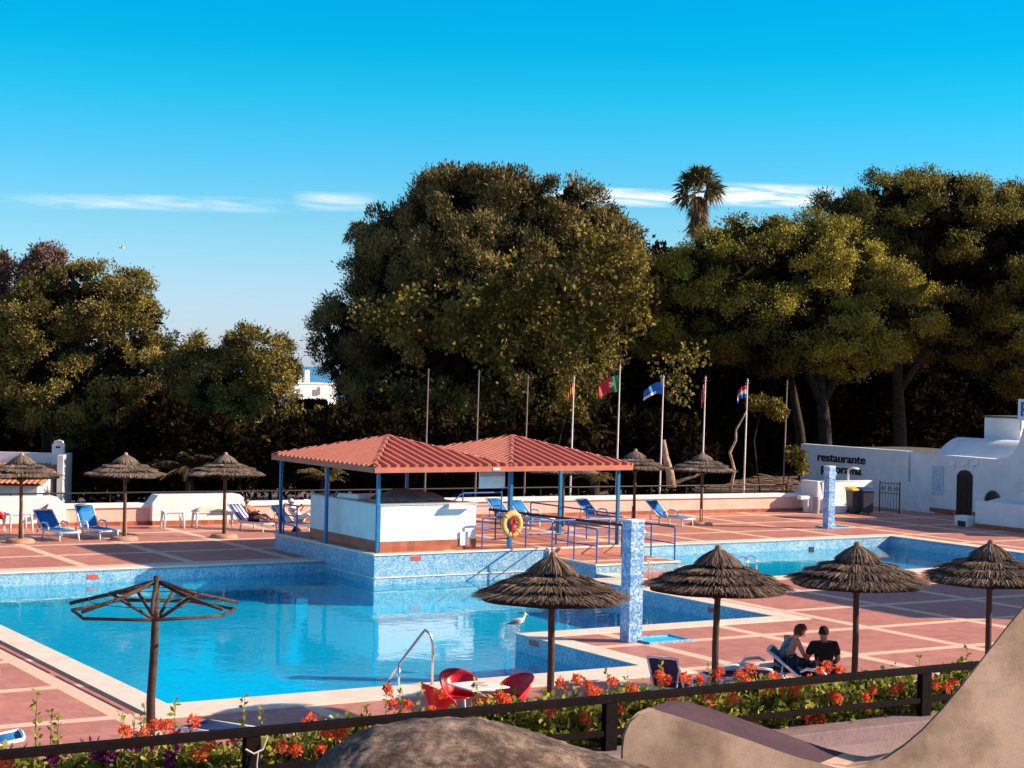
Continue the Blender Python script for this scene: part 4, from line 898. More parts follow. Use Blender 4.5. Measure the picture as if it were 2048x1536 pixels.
# gulls
def gull(label, loc, rz):
    t = thing('seagull', label, 'seagull', loc, rz)       # faces +x
    mb = M(); pts = [(-.20,0,.17),(-.13,0,.185),(-.05,0,.20),(.03,0,.22),(.10,0,.25),(.135,0,.30),(.15,0,.345),(.165,0,.375),(.19,0,.375),(.208,0,.368)]
    mb.tube(pts, [.012,.045,.072,.080,.064,.042,.036,.042,.030,.012], 12); mb.build('body', mat('white_plumage', (0.80,0.78,0.76), .8), t, smooth='all')
    for s in (-1,1):
        M().tube([(.07,s*.055,.245),(0,s*.072,.225),(-.10,s*.055,.195),(-.20,s*.025,.16)], [.02,.045,.035,.010], 8).build('wing', mat('grey_plumage', (0.22,0.21,0.22), .8), t, smooth='all')
        M().tube([(-.18,s*.03,.165),(-.27,s*.012,.145)], [.014,.004], 6).build('wing_tip', m_tee, t)
        M().tube([(.02,s*.03,.16),(.025,s*.03,.01)], .007, 6).bx(.01,.06,s*.03-.02,s*.03+.02,.0,.008).build('leg', mat('pink_leg', (0.5,0.28,0.2), .6), t)
    M().tube([(.205,0,.368),(.245,0,.36),(.252,0,.352)], [.012,.008,.003], 6).build('bill', mat('yellow_bill', (0.75,0.5,0.05), .5), t)
    return t
gull('white and grey seagull standing on the pool peninsula corner', W(8.62,4.25,.026), R(8))
g = D(243,496,70); t = thing('flying_seagull', 'tiny white seagull gliding high above the left pine', 'seagull', g, R(200))
M().tube([(-.22,0,0),(-.05,0,.02),(.1,0,.03),(.2,0,.02)], [.02,.06,.06,.015], 8).build('body', m_cloth_white, t, smooth='all')
t.scale = (.55,)*3
for s in (-1,1): M().add([(.08,s*.04,.03),(-.06,s*.04,.03),(-.04,s*.35,.17),(.07,s*.33,.18),(-.12,s*.66,.08),(.08,s*.04,.015),(-.06,s*.04,.015),(-.04,s*.35,.155),(.07,s*.33,.165),(-.12,s*.66,.07)],[(0,1,2,3),(3,2,4),(5,8,7,6),(8,9,7),(0,3,8,5),(1,6,7,2)]).build('wing', m_cloth_white, t)
# ================================================================== RESTAURANT
RB = 39.5; rest = thing('restaurant', 'low white restaurant building with brown lettering, door and curved parapet', 'building', W(RB, 0), TH)
hz_ = 2.22*K
def onb(px, py, b=RB):
    p = plane(px, py, W(b, 0), Bv); q = p-W(RB, 0); return q.dot(Av), p.z
M().bx(0,.35,25.95*K,32.1*K,0,hz_+.04).build('wall', m_white2, rest)
prof = [(25.94*K,0),(25.94*K,hz_-.05),(24*K,hz_-.02),(21.5*K,hz_-.04),(20.95*K,hz_+.05),(20.6*K,hz_+.30),(20.35*K,hz_+.75),(20.15*K,hz_+1.45),(19.6*K,hz_+1.75),(14*K,hz_+1.8),(14*K,0)]
M().extr([(.06,y,z) for y,z in prof], (.5,0,0)).build('wall', m_white2, rest)
M().bx(.57,8,15*K,25.9*K,0,hz_-.15).build('rear_block', m_white2, rest)
M().bx(.352,7,25.96*K,32.0*K,0,hz_-.12).build('flat_roof', mat('grey_roof_felt', (0.10,0.09,0.085), .9, .2, 2), rest)
vb = M(); n = 16; arc = [(.8+3.2*(i/n), 0, hz_-.15+.85*math.sin(math.pi*i/n)) for i in range(n+1)]
vb.extr([(x,20.6*K,z) for x,_,z in arc], (0,4.6*K,0)); vb.build('vault_roof', m_white2, rest, smooth=True)
M().extr([(.0,26.15*K,0),(.0,25.8*K,0),(.0,25.8*K,hz_-.1),(.0,26.15*K,hz_-.1)], (-.10,0,0)).build('pilaster', m_white2, rest, bevel=.03)
M().extr([(-.14,25.79*K,0)]+[(-.14,25.79*K-1.6*t,.03+1.25*(1-t)**2.4) for t in [i/10 for i in range(11)]][:-1]+[(-.14,25.79*K-1.7,0)], (.195,0,0)).build('curved_buttress', m_white2, rest)
M().bx(.03,.058,21.9*K,24.7*K,0,.22).build('plinth', m_redtile, rest)
# door
y0, y1 = onb(1943,990)[0], onb(1912,990)[0]
dpoly = [(.0,y0,0),(.0,y1,0),(.0,y1,1.75),(.0,y1*.8+y0*.2,1.93),(.0,(y0+y1)/2,1.98),(.0,y1*.2+y0*.8,1.93),(.0,y0,1.75)]
dr = M().extr([(x+.02,y,z) for x,y,z in dpoly], (.035,0,0)).build('door', mat('dark_brown_door', (0.035,0.014,0.012), .6, .2, 6), rest)
mb = M()
for k in range(5): yy = y0+(y1-y0)*(k+.5)/5; mb.tube([(.0,yy,.06),(.0,yy,1.72)], .012, 6)
mb.tube([(.0,y0,1.0),(.0,y1,1.0)], .012, 6); mb.build('grille', m_iron, dr)
# lamps, notice, round window
for px in (1905,1930,1950):
    y, z = onb(px, 928); mb = M(); mb.ell((-.02,y,z), (.10,.13,.13), 14, 8); mb.bx(.0,.055,y-.16,y+.16,z-.17,z+.17); mb.build('wall_lamp', m_plastic, rest, smooth=True)
ya, za = onb(1863,931); yb, zb_ = onb(1885,990)
nb = M().bx(.02,.055,yb,ya,zb_,za).build('notice_board', mat('pale_notice', (0.50,0.62,0.70), .5), rest, bevel=.01)
mb = M()
for k in range(9): z = za-.12-(za-zb_-.2)*k/9; mb.bx(.013,.018,yb+.12,ya-.12-(k*37%5)*.05,z-.02,z)
mb.build('notice_line', mat('grey_print', (0.30,0.40,0.48), .6), nb)
yc, zc_ = onb(1984,1000); mb = M(); pts = [(.03,yc+.42*math.cos(R(a)),zc_-.05+.42*math.sin(R(a))) for a in range(0,181,15)]
mb.extr(pts, (.028,0,0)); wn_ = mb.build('arched_window', m_glass_dark, rest)
M().tube([(.03,y,z) for _,y,z in pts]+[pts[0]], .035, 6).build('frame', mat('brown_frame', (0.16,0.09,0.07), .6), wn_)
def text_mesh(txt, size, m, parent, name, extrude=.015, offset=0.0, spacing=1.0, sx=1.0):
    c = bpy.data.curves.new(name, 'FONT'); c.body = txt; c.size = size; c.extrude = extrude; c.offset = offset; c.align_x = 'CENTER'; c.space_character = spacing
    o = bpy.data.objects.new(name, c); COL.objects.link(o); dg = bpy.context.evaluated_depsgraph_get()
    me = bpy.data.meshes.new_from_object(o.evaluated_get(dg)); bpy.data.objects.remove(o, do_unlink=True)
    for v in me.vertices: v.co.x *= sx
    me.materials.clear(); me.materials.append(m); r_ = bpy.data.objects.new(name, me); COL.objects.link(r_); r_.parent = parent; return r_
for txt, px0, px1, py, s_ in (('restaurante', 1636, 1731, 921, .56), ('panorama', 1643, 1723, 943, .56)):
    ya, za = onb(px0, py); yb, _ = onb(px1, py)
    o = text_mesh(txt, s_, m_letter, rest, 'lettering', .025, .007)
    wdt = o.dimensions.x; 
    for v in o.data.vertices: v.co.x *= abs(ya-yb)/max(wdt,.01)
    o.rotation_euler = (math.pi/2, 0, -math.pi/2); o.location = (-.03, (ya+yb)/2, za)
# roof block, sign board
ya, z0 = onb(1968,890, 42); yb, z1 = onb(2042,838, 42)
M().bx(2.5*K,5*K,yb,ya,hz_-.2,z1).build('roof_block', m_white2, rest)
M().bx(2.5*K-.05,5*K+.05,yb-.05,ya+.05,z1+.002,z1+.09).build('block_coping', mat('dark_roof_edge', (0.10,0.10,0.10), .8), rest)
sgn = thing('roof_sign', 'white sign board with a blue letter R above the restaurant parapet', 'sign', W(RB, 0), TH)
ya, z1 = onb(2033,798); yb, z0 = onb(2075,838)
M().bx(.1,.16,yb,ya,z0-.1,z1).build('board', m_plastic, sgn)
M().tube([(.2,ya-.1,hz_+1.2),(.2,ya-.1,z0)], .03).tube([(.2,yb+.1,hz_+1.2),(.2,yb+.1,z0)], .03).build('support', m_grey_metal, sgn)
o = text_mesh('R', .82, m_sign_blue, sgn, 'letter', .012, .02); o.rotation_euler = (math.pi/2,0,-math.pi/2); o.location = (.085, ya-.38, z0+.10)
# low white walls on the right
lw = thing('terrace_wall', 'low white terrace wall with dark plinth at the right picture edge', 'wall', W(36.25,19.2), TH)
M().bx(0,.3,-12*K,0,.16,1.05).build('wall_body', m_white2, lw, bevel=.01); M().bx(-.015,.315,-12*K,.012,0,.158).build('plinth', m_redtile, lw)
sw = thing('stair_parapet', 'sloping white stair parapet behind the low terrace wall', 'wall', W(37.3,19.6), TH)
M().extr([(0,0,0),(0,0,1.0),(0,-2.2,1.55),(0,-6,2.6),(0,-6,0)], (.3,0,0)).build('wall_body', m_white2, sw)
st = thing('stone_step', 'small white block step at the end of the terrace wall', 'step', W(36.0,19.75), TH)
M().bx(0,.5,-.5,.2,0,.42).build('block', m_white2, st, bevel=.02); M().bx(-.02,.06,-.42,.0,0,.22).build('recess', m_iron, st)
kw = thing('kitchen_wall', 'white rounded low wall in front of the lettered restaurant wall', 'wall', W(34.9,26.2), TH)
M().bx(0,.3,-.5,.6,0,1.35).bx(.3,3.2,-.5,-.2,0,1.35).build('wall_body', m_white, kw, bevel=.05)
M().bx(.35,2.6,-1.05,-.52,.0,.30).build('bench_seat', m_white, kw, bevel=.03)
M().bx(-.35,-.02,-.3,.0,0,.55).bx(-.75,-.05,-.32,-.05,.56,.72).build('chute', m_white, kw, bevel=.03)
M().lathe([(.14,0),(.15,.5),(.12,.72),(0,.74)], 16, (-.25,-.75,0)).build('post', mat('grey_post', (0.35,0.32,0.31), .7), kw, smooth=True)
cs = thing('vent_pipe', 'small white bent vent pipe on the rounded low wall', 'pipe', W(36.6,26.0,1.35), TH)
M().tube([(0,0,0),(0,0,.45),(.1,-.1,.55),(.35,-.3,.5)], .05).build('pipe', m_plastic, cs, smooth='all')
def bin_(label, p, rz, lid):
    t = thing('wheelie_bin', label, 'bin', p, rz, 'wheelie bins by the restaurant')
    b = lambda z, k: [(-.27*k,-.30*k,z),(.27*k,-.30*k,z),(.27*k,.30*k,z),(-.27*k,.30*k,z)]
    mb = M().add(b(.08,.82)+b(1.0,1.0), [(3,2,1,0),(4,5,6,7),(0,1,5,4),(1,2,6,5),(2,3,7,6),(3,0,4,7)]); mb.build('body', mat('grey_bin_plastic', (0.06,0.055,0.06), .5), t, bevel=.02)
    M().add([(-.30,-.34,1.002),(.30,-.34,1.002),(.30,.33,1.002),(-.30,.33,1.002),(-.28,-.30,1.06),(.28,-.30,1.06),(.28,.33,1.14),(-.28,.33,1.14)], [(3,2,1,0),(4,5,6,7),(0,1,5,4),(1,2,6,5),(2,3,7,6),(3,0,4,7)]).build('lid', lid, t, bevel=.015)
    for s in (-.24,.24): M().tube([(s-.03,.24,.09),(s+.03,.24,.09)], .09, 14).build('wheel', m_iron, t)
    M().tube([(-.2,.36,1.0),(.2,.36,1.0)], .018).build('handle', m_iron, t)
bin_('grey wheelie bin with a yellow lid by the restaurant', gp(1708,1027), R(20), mat('yellow_lid', (0.80,0.48,0.05), .5))
bin_('grey wheelie bin with a dark blue lid by the restaurant', gp(1731,1028), R(14), mat('dark_blue_lid', (0.01,0.05,0.16), .5))
gt = thing('iron_gate', 'small dark wrought iron gate beside the wheelie bins', 'gate', W(37.6,25.35), TH-R(80))
gw, gh = 1.05, 1.28; mb = M().beam((0,0,.1),(gw,0,.1),.03,.03).beam((0,0,gh),(gw,0,gh),.03,.03).beam((0,0,.85),(gw,0,.85),.03,.03); mb.beam((0,0,0),(0,0,gh+.1),.04,.04); mb.beam((gw,0,0),(gw,0,gh+.1),.04,.04); mb.build('gate_frame', m_iron, gt)
mb = M()
for k in range(1,7): mb.tube([(gw*k/7,0,.1),(gw*k/7,0,gh+.06)], .011, 6)
mb.build('bars', m_iron, gt)
mb = M()
for k in range(3):
    c = gw*(k+.5)/3
    mb = M()
    for rr_ in (.09,.05): mb.tube([(c+rr_*math.cos(t),0,1.06+rr_*math.sin(t)) for t in [2*math.pi*i/14 for i in range(15)]], .011, 5)
    mb.build('scroll', m_iron, gt)

ob = thing('terrace_block', 'white two storey terrace block right of the paddling pool', 'building', W(26.0,-2.35), TH)
M().bx(0,9,0,4.3*K,0,5.55).build('wall', m_white2, ob); M().bx(-.08,9,-.08,4.3*K+.08,5.551,5.7).build('parapet', m_white, ob)
for yy in (.8,3.0): M().bx(-.03,-.002,yy,yy+1.0,3.4,4.6).build('window', m_glass_dark, ob)
# house on the left and houses far behind
YH = 77; hx0 = D(74, 985, YH); hs_ = thing('white_house', 'white house with terracotta roof and tall white chimney on the far left', 'house', (hx0.x, YH, -1.6), R(4))
hzz = lambda py, y: D(60, py, y).z+1.6
M().bx(-9,0,0,5,0,hzz(966,YH)).build('wall', m_white2, hs_); M().bx(-9,.05,5.001,5.3,0,hzz(905,YH+5)).build('gable_wall', m_white2, hs_)
rm_ = M(); n = 40; ze = hzz(968,YH); zt_ = hzz(928,YH+5)
for i in range(n):
    x0 = -9+9.25*i/n; dx_ = 9.25/n
    prs = [(x0,-.45,ze),(x0+dx_*.25,-.45,ze+.07),(x0+dx_*.6,-.45,ze+.07),(x0+dx_,-.45,ze)]; top_ = [(x,4.98,z+zt_-ze) for x,_,z in prs]
    rm_.add(prs+top_, [(0,1,5,4),(1,2,6,5),(2,3,7,6)])
rm_.add([(-9,-.45,ze-.06),(.25,-.45,ze-.06),(.25,4.98,zt_-.06),(-9,4.98,zt_-.06)], [(3,2,1,0)]); rm_.build('roof', m_terra, hs_)
for x in (-2.0,-1.25,-.6): M().bx(x,x+.28,-.03,-.002,.95,1.55).build('window', m_glass_dark, hs_)
zc0 = hzz(880,YH+5); cb = M(); cb.bx(-.25,.28,4.6,4.995,0,zc0-.15); cb.extr([(-.22,4.62,zc0-.149),(.25,4.62,zc0-.149),(.2,4.62,zc0),(.02,4.62,zc0+.05),(-.16,4.62,zc0)], (0,.35,0)); cb.build('chimney', m_white, hs_, bevel=.02)
M().bx(-.07,.12,4.58,4.6,zc0-.32,zc0-.24).build('chimney_vent', m_glass_dark, hs_)
M().bx(.29,.55,3.0,5.3,0,hzz(907,YH+4)).build('side_wall', m_white, hs_)
def far_house(label, px0, px1, pyt, pyb, Y, chim, wins, rz=0.0):
    a, b = D(px0,pyb,Y), D(px1,pyt,Y); zg = -6.0; h_ = b.z-zg; w_ = (b.x-a.x)*(1.12 if rz else 1)
    t = thing('far_house', label, 'house', (a.x, Y, zg), rz, 'white houses beyond the trees')
    M().bx(0,w_,0,8,0,h_).build('wall', m_white, t)
    M().bx(-.1,w_+.1,-.1,8.1,h_+.002,h_+.22).build('parapet', m_white, t)
    for cx0, cx1, ct in chim:
        p0, p1 = D(cx0,ct,Y), D(cx1,ct,Y); M().bx(p0.x-a.x,p1.x-a.x,1.0,1.0+(p1.x-p0.x),h_+.1,p0.z-zg).build('chimney', m_white, t)
    for wx0, wx1, wt, wb_ in wins:
        p0, p1 = D(wx0,wb_,Y), D(wx1,wt,Y); M().bx(p0.x-a.x,p1.x-a.x,-.06,-.003,p0.z-zg,p1.z-zg).build('window', mat('far_window', (0.25,0.2,0.18), .5), t)
    return t
far_house('white flat roofed house with chimneys in the gap between trees', 560, 668, 770, 860, 260, [(588,596,739),(602,612,747),(619,629,740)], [(596,603,778,786),(602,609,788,796),(588,598,786,802),(630,641,780,792),(640,646,775,790)], R(28))
far_house('lower white house wing half hidden left of the sea gap', 540, 600, 800, 870, 250, [], [(570,578,812,822)])
far_house('white house barely showing through the right pines', 1590, 1800, 738, 830, 190, [], [(1620,1640,745,760),(1700,1715,745,760)])
# ================================================================== VEGETATION
def quad_mesh(name, V, tone, m, parent):
    """V: (n,4,3) leaf quads, tone: (n,) leaf colour"""
    n = len(V); me = bpy.data.meshes.new(name); me.vertices.add(n*4); me.vertices.foreach_set('co', V.reshape(-1).astype(np.float32))
    me.loops.add(n*4); me.loops.foreach_set('vertex_index', np.arange(n*4, dtype=np.int32))
    me.polygons.add(n); me.polygons.foreach_set('loop_start', np.arange(0, n*4, 4, dtype=np.int32))
    try: me.polygons.foreach_set('loop_total', np.full(n, 4, dtype=np.int32))
    except Exception: pass
    at = me.attributes.new('tone', 'FLOAT', 'FACE'); at.data.foreach_set('value', np.clip(tone, 0, 1).astype(np.float32))
    me.update(calc_edges=True); me.materials.append(m); o = bpy.data.objects.new(name, me); COL.objects.link(o); o.parent = parent; return o
def unit(v): return v/np.maximum(np.linalg.norm(v, axis=-1, keepdims=True), 1e-9)
def blades(P, Dn, length, width, rng, droop=0.0, nh=None):
    """one quad per point P growing along direction Dn"""
    n = len(P); side = unit(np.cross(Dn, unit(rng.normal(size=(n,3))) if nh is None else nh)); Ln = (length*rng.uniform(.65,1.25,(n,1))); Wd = width*rng.uniform(.7,1.3,(n,1))
    tip = P+Dn*Ln; tip[:,2] -= droop*Ln[:,0]; midp = P+Dn*Ln*.5
    return np.stack([P, midp+side*Wd, tip, midp-side*Wd], axis=1)
def crown(parent, lobes, Y, rng, m, root, clump_r=.8, dens=1.0, tufts=9, nb=24, rt=.15, jit=.38, sq=.75, L_=.26, Wd=.045, up=.5, depth=.9, name='crown', inner=True, spread=.8, droop=0., keep=None):
    C_, R_ = [], []
    for lb in lobes:
        px, py, rx, ry = lb[:4]; y_ = Y+(lb[4] if len(lb) > 4 else 0); c = D(px, py, y_); s = y_/F
        C_.append((c.x-root.x, c.y-root.y, c.z-root.z)); sh = .38*clump_r; R_.append((max(rx*s-sh, .3*rx*s), max(max(rx,ry)*s*depth*.8-sh, .3), max(ry*s-sh, .3*ry*s)))
    C_ = np.array(C_); R_ = np.array(R_); cl, cn_ = [], []
    for i in range(len(C_)):
        area = 4*math.pi*((R_[i,0]*R_[i,1])**1.6/3+(R_[i,0]*R_[i,2])**1.6/3+(R_[i,1]*R_[i,2])**1.6/3)**(1/1.6)
        n = int(area/(clump_r**2)*1.25*dens)+3; u = unit(rng.normal(size=(n,3)))
        keepm = rng.uniform(size=n) < np.where(u[:,1] > .45, .35, 1.0); u = u[keepm]
        p = C_[i]+u*R_[i]*rng.uniform(.80,1.04,(len(u),1)); nn = unit(u/R_[i])
        ok = np.ones(len(p), bool)
        for j in range(len(C_)):
            if j != i: ok &= (((p-C_[j])/R_[j])**2).sum(1) > .62
        cl.append(p[ok]); cn_.append(nn[ok])
    cl = np.concatenate(cl); cn_ = np.concatenate(cn_); nC = len(cl)
    cr = clump_r*rng.uniform(.55,1.25,(nC,1)); tone_c = np.clip(rng.normal(.5,.2,nC),0,1)
    # tufts
    idx = np.repeat(np.arange(nC), tufts); d = unit(rng.normal(size=(len(idx),3))+cn_[idx]*1.0+np.array([0,0,up*.6]))
    tp = cl[idx]+d*cr[idx]*np.array([1,1,sq])*rng.uniform(.45,1.0,(len(idx),1)); tt = tone_c[idx]+rng.normal(0,.12,len(idx))
    ix2 = np.repeat(np.arange(len(idx)), nb); od = d[ix2]; bd = unit(od*.55+rng.normal(size=(len(ix2),3))*spread+np.array([0,0,up])); nhh = unit(od*np.array([1,1,1/sq**.7])+cn_[idx][ix2]*.35+rng.normal(size=(len(ix2),3))*jit)
    bp_ = tp[ix2]+rng.normal(size=(len(ix2),3))*rt
    Q = blades(bp_, bd, L_, Wd, rng, droop, nhh); T = np.maximum(tt[ix2]+rng.normal(0,.10,len(ix2)), .15)
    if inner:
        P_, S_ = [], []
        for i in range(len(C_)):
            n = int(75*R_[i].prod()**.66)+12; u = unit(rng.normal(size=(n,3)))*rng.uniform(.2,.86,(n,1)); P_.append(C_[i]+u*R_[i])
        P0_ = P_; P_ = np.concatenate(P_); dn = unit(rng.normal(size=P_.shape)); S_ = np.concatenate([np.full(len(p_), min(1.2, .55*r_.min())) for p_, r_ in zip(P0_, R_)])[:,None]; nP = len(P_); Qi = blades(P_, dn, S_, S_*.34, rng); Q = np.concatenate([Q, Qi]); T = np.concatenate([T, np.full(nP, .04)])  # inner cards fixed at the darkest tone, painting deep shade inside the crown
    return quad_mesh(name, Q, T, m, parent)
def trunk(parent, root, paths, r0, name='trunk'):
    """paths: list of [(px,py,Y)...] limb lines"""
    mb = M()
    for k, (pts, ra, rb_) in enumerate(paths):
        P_ = [D(*p)-root for p in pts]; n = len(P_); mb.tube(P_, [ra+(rb_-ra)*i/(n-1) for i in range(n)], 9)
    return mb.build(name, m_bark, parent, smooth='all')
def tree(name, label, cat, Y, lobes, m, base, limbs, seed, group=None, **kw):
    rng = np.random.default_rng(seed); root = D(base[0], base[1], Y); t = thing(name, label, cat, root, 0, group)
    if limbs: trunk(t, root, limbs, .4)
    crown(t, lobes, Y, rng, m, root, **kw); return t, root, rng
# central great tree, overgrown by a creeper on its right
Yc = 92
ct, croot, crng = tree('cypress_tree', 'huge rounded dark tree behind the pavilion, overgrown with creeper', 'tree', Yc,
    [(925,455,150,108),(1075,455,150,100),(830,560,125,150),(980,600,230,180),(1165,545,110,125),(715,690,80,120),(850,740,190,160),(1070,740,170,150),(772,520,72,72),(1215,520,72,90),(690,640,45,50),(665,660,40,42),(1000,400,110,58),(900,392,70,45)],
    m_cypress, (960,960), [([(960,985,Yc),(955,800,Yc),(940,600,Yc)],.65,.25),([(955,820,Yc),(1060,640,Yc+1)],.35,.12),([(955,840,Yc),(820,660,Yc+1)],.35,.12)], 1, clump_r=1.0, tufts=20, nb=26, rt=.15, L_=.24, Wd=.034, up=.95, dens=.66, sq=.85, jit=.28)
def creeper(t, root, rng, spots, Y, n_each, m, L_=.2, name='creeper', depth=1.2):
    Q, T = [], []
    for px, py, rx, ry in spots:
        c = D(px, py, Y)-root; s = Y/F; c = np.array(c); k = 14
        st = c+np.stack([rng.uniform(-1,1,k)*rx*s, rng.uniform(-1,.6,k)*depth, rng.uniform(-1,1,k)*ry*s], 1)
        for p in st:
            # hanging swags of leaves
            m_ = n_each; f = rng.uniform(0,1,m_)**.8; ln = rng.uniform(.5,1.5)
            pos = p+np.stack([rng.normal(0,.22,m_)+.25*np.sin(f*4+p[0]), rng.normal(0,.22,m_)-.15, -f*ln+rng.normal(0,.10,m_)], 1)
            dn = unit(rng.normal(size=(m_,3))*.8+np.array([.1,-.6,-.35])); Q.append(blades(pos, dn, L_, L_*.42, rng)); T.append(np.clip(rng.normal(.55,.2)+rng.normal(0,.15,m_),0,1))
    return quad_mesh(name, np.concatenate(Q), np.concatenate(T), m, t)
creeper(ct, croot, crng, [(1000,590,110,50),(900,600,90,40),(1120,560,110,70),(1090,640,90,60),(1230,500,55,50),(1250,570,50,60),(1210,620,50,50),(1190,470,50,30),(780,610,40,30),(960,660,70,40),(1170,560,80,60),(1160,650,60,60),(1060,570,70,45),(1030,640,60,45)], Yc-6.2, 46, m_ivy, .24)
creeper(ct, croot, crng, [(1160,740,30,40),(1120,720,50,40),(1070,790,40,40),(1010,730,40,30),(1130,820,40,30),(1180,700,40,20),(1340,720,30,30),(1380,690,20,20),(1360,760,25,20),(820,730,50,40),(740,600,30,25),(900,820,40,30)], Yc-6.5, 9, m_ivy, .22, 'creeper_strands')
# umbrella pines on the right
Yp = 94
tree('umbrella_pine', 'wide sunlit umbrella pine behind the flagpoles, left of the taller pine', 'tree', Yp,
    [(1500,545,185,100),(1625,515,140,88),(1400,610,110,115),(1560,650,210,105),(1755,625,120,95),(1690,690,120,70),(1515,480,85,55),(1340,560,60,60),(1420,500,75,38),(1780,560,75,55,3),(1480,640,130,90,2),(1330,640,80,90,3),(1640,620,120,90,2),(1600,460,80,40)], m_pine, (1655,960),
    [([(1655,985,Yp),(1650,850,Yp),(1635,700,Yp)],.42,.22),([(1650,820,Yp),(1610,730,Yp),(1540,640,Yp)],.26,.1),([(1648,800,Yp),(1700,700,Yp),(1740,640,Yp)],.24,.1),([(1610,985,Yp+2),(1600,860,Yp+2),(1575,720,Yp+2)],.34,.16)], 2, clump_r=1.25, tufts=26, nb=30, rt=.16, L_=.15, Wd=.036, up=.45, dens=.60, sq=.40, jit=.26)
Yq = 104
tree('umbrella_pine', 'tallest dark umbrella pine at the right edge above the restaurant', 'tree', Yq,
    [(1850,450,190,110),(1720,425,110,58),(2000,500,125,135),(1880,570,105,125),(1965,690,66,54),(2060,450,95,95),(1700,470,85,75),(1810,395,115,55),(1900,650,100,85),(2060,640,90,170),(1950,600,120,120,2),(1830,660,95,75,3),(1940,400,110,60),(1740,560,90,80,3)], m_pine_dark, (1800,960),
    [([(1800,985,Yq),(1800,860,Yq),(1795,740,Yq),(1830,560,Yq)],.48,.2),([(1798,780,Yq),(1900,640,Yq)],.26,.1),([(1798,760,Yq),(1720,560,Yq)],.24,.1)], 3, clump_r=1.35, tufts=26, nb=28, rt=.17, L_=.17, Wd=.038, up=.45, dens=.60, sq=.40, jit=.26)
tree('umbrella_pine', 'dark pine bough mass entering at the right picture edge behind the roof sign', 'tree', 91, [(2190,560,140,170),(2130,690,90,90),(2260,440,130,120),(2230,720,120,120)], m_pine_dark, (2210,960),
    [([(2210,985,91),(2205,760,91),(2200,600,91)],.45,.2)], 33, clump_r=1.2, tufts=24, nb=26, rt=.17, L_=.17, Wd=.038, up=.45, dens=.7, sq=.42, jit=.28)
# left trees
Yl = 86
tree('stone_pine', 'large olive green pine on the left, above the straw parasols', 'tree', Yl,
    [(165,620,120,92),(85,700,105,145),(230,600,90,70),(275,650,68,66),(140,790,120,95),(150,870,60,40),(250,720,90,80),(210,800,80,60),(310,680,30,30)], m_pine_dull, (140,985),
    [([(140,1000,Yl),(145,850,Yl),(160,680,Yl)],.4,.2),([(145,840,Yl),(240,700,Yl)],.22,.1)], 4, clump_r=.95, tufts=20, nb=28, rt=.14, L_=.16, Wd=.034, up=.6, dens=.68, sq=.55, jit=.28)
tree('conifer', 'rust tinged conifer top poking above the left pine', 'tree', Yl+3, [(90,545,40,46),(100,520,22,24),(60,560,30,30)], m_rust, (95,985), [([(95,1000,Yl+3),(92,700,Yl+3),(92,540,Yl+3)],.3,.06)], 5, clump_r=.5, tufts=20, nb=9, L_=.22, Wd=.034, up=.6)
tree('conifer', 'rust tinged conifer cut by the left picture edge', 'tree', Yl+4, [(-15,560,32,55),(-35,640,50,100)], m_rust, (-20,985), [([(-20,1000,Yl+4),(-20,560,Yl+4)],.3,.06)], 6, clump_r=.5, tufts=20, nb=9, L_=.22, Wd=.034, up=.6)
tree('broad_bush_tree', 'yellow green rounded tree left of the gap showing the sea', 'tree', Yl-2, [(510,735,74,88),(430,770,85,75),(545,770,42,90),(390,720,45,32),(480,830,70,50),(350,740,45,45)], m_pine_dull, (470,985),
    [([(470,1000,Yl-2),(475,850,Yl-2),(490,740,Yl-2)],.3,.12)], 7, clump_r=.6, tufts=14, nb=26, rt=.12, L_=.15, Wd=.032, up=.4, dens=.8, sq=.6, jit=.28)
tree('sapling', 'thin wispy sapling tip standing between the two left trees', 'tree', Yl, [(394,690,7,20),(380,715,22,12)], m_pine, (394,985), [([(394,1000,Yl),(394,690,Yl)],.08,.02)], 8, clump_r=.35, tufts=10, nb=8, L_=.22, Wd=.03, inner=False)
# dark thicket of shrubs and small trees filling the shade
shr = random.Random(4)
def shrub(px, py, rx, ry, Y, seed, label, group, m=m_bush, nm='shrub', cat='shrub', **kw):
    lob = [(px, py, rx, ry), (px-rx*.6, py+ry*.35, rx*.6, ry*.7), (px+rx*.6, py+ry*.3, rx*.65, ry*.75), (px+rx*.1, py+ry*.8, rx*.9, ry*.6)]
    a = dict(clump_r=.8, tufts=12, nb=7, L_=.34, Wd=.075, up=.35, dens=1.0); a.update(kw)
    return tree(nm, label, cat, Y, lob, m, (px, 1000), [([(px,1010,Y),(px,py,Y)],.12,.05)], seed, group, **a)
LB = 'dark shrub in the shade between the tree trunks'; LT = 'dark bushy tree massed in the shade behind the other trees'
k = 100
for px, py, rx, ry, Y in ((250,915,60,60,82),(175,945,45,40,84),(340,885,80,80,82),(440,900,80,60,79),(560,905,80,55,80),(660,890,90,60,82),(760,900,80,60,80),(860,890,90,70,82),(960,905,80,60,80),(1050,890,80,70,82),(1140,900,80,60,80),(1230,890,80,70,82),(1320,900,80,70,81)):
    shrub(px, py, rx, ry, Y, k, LB, 'shrubs in the shade'); k += 1
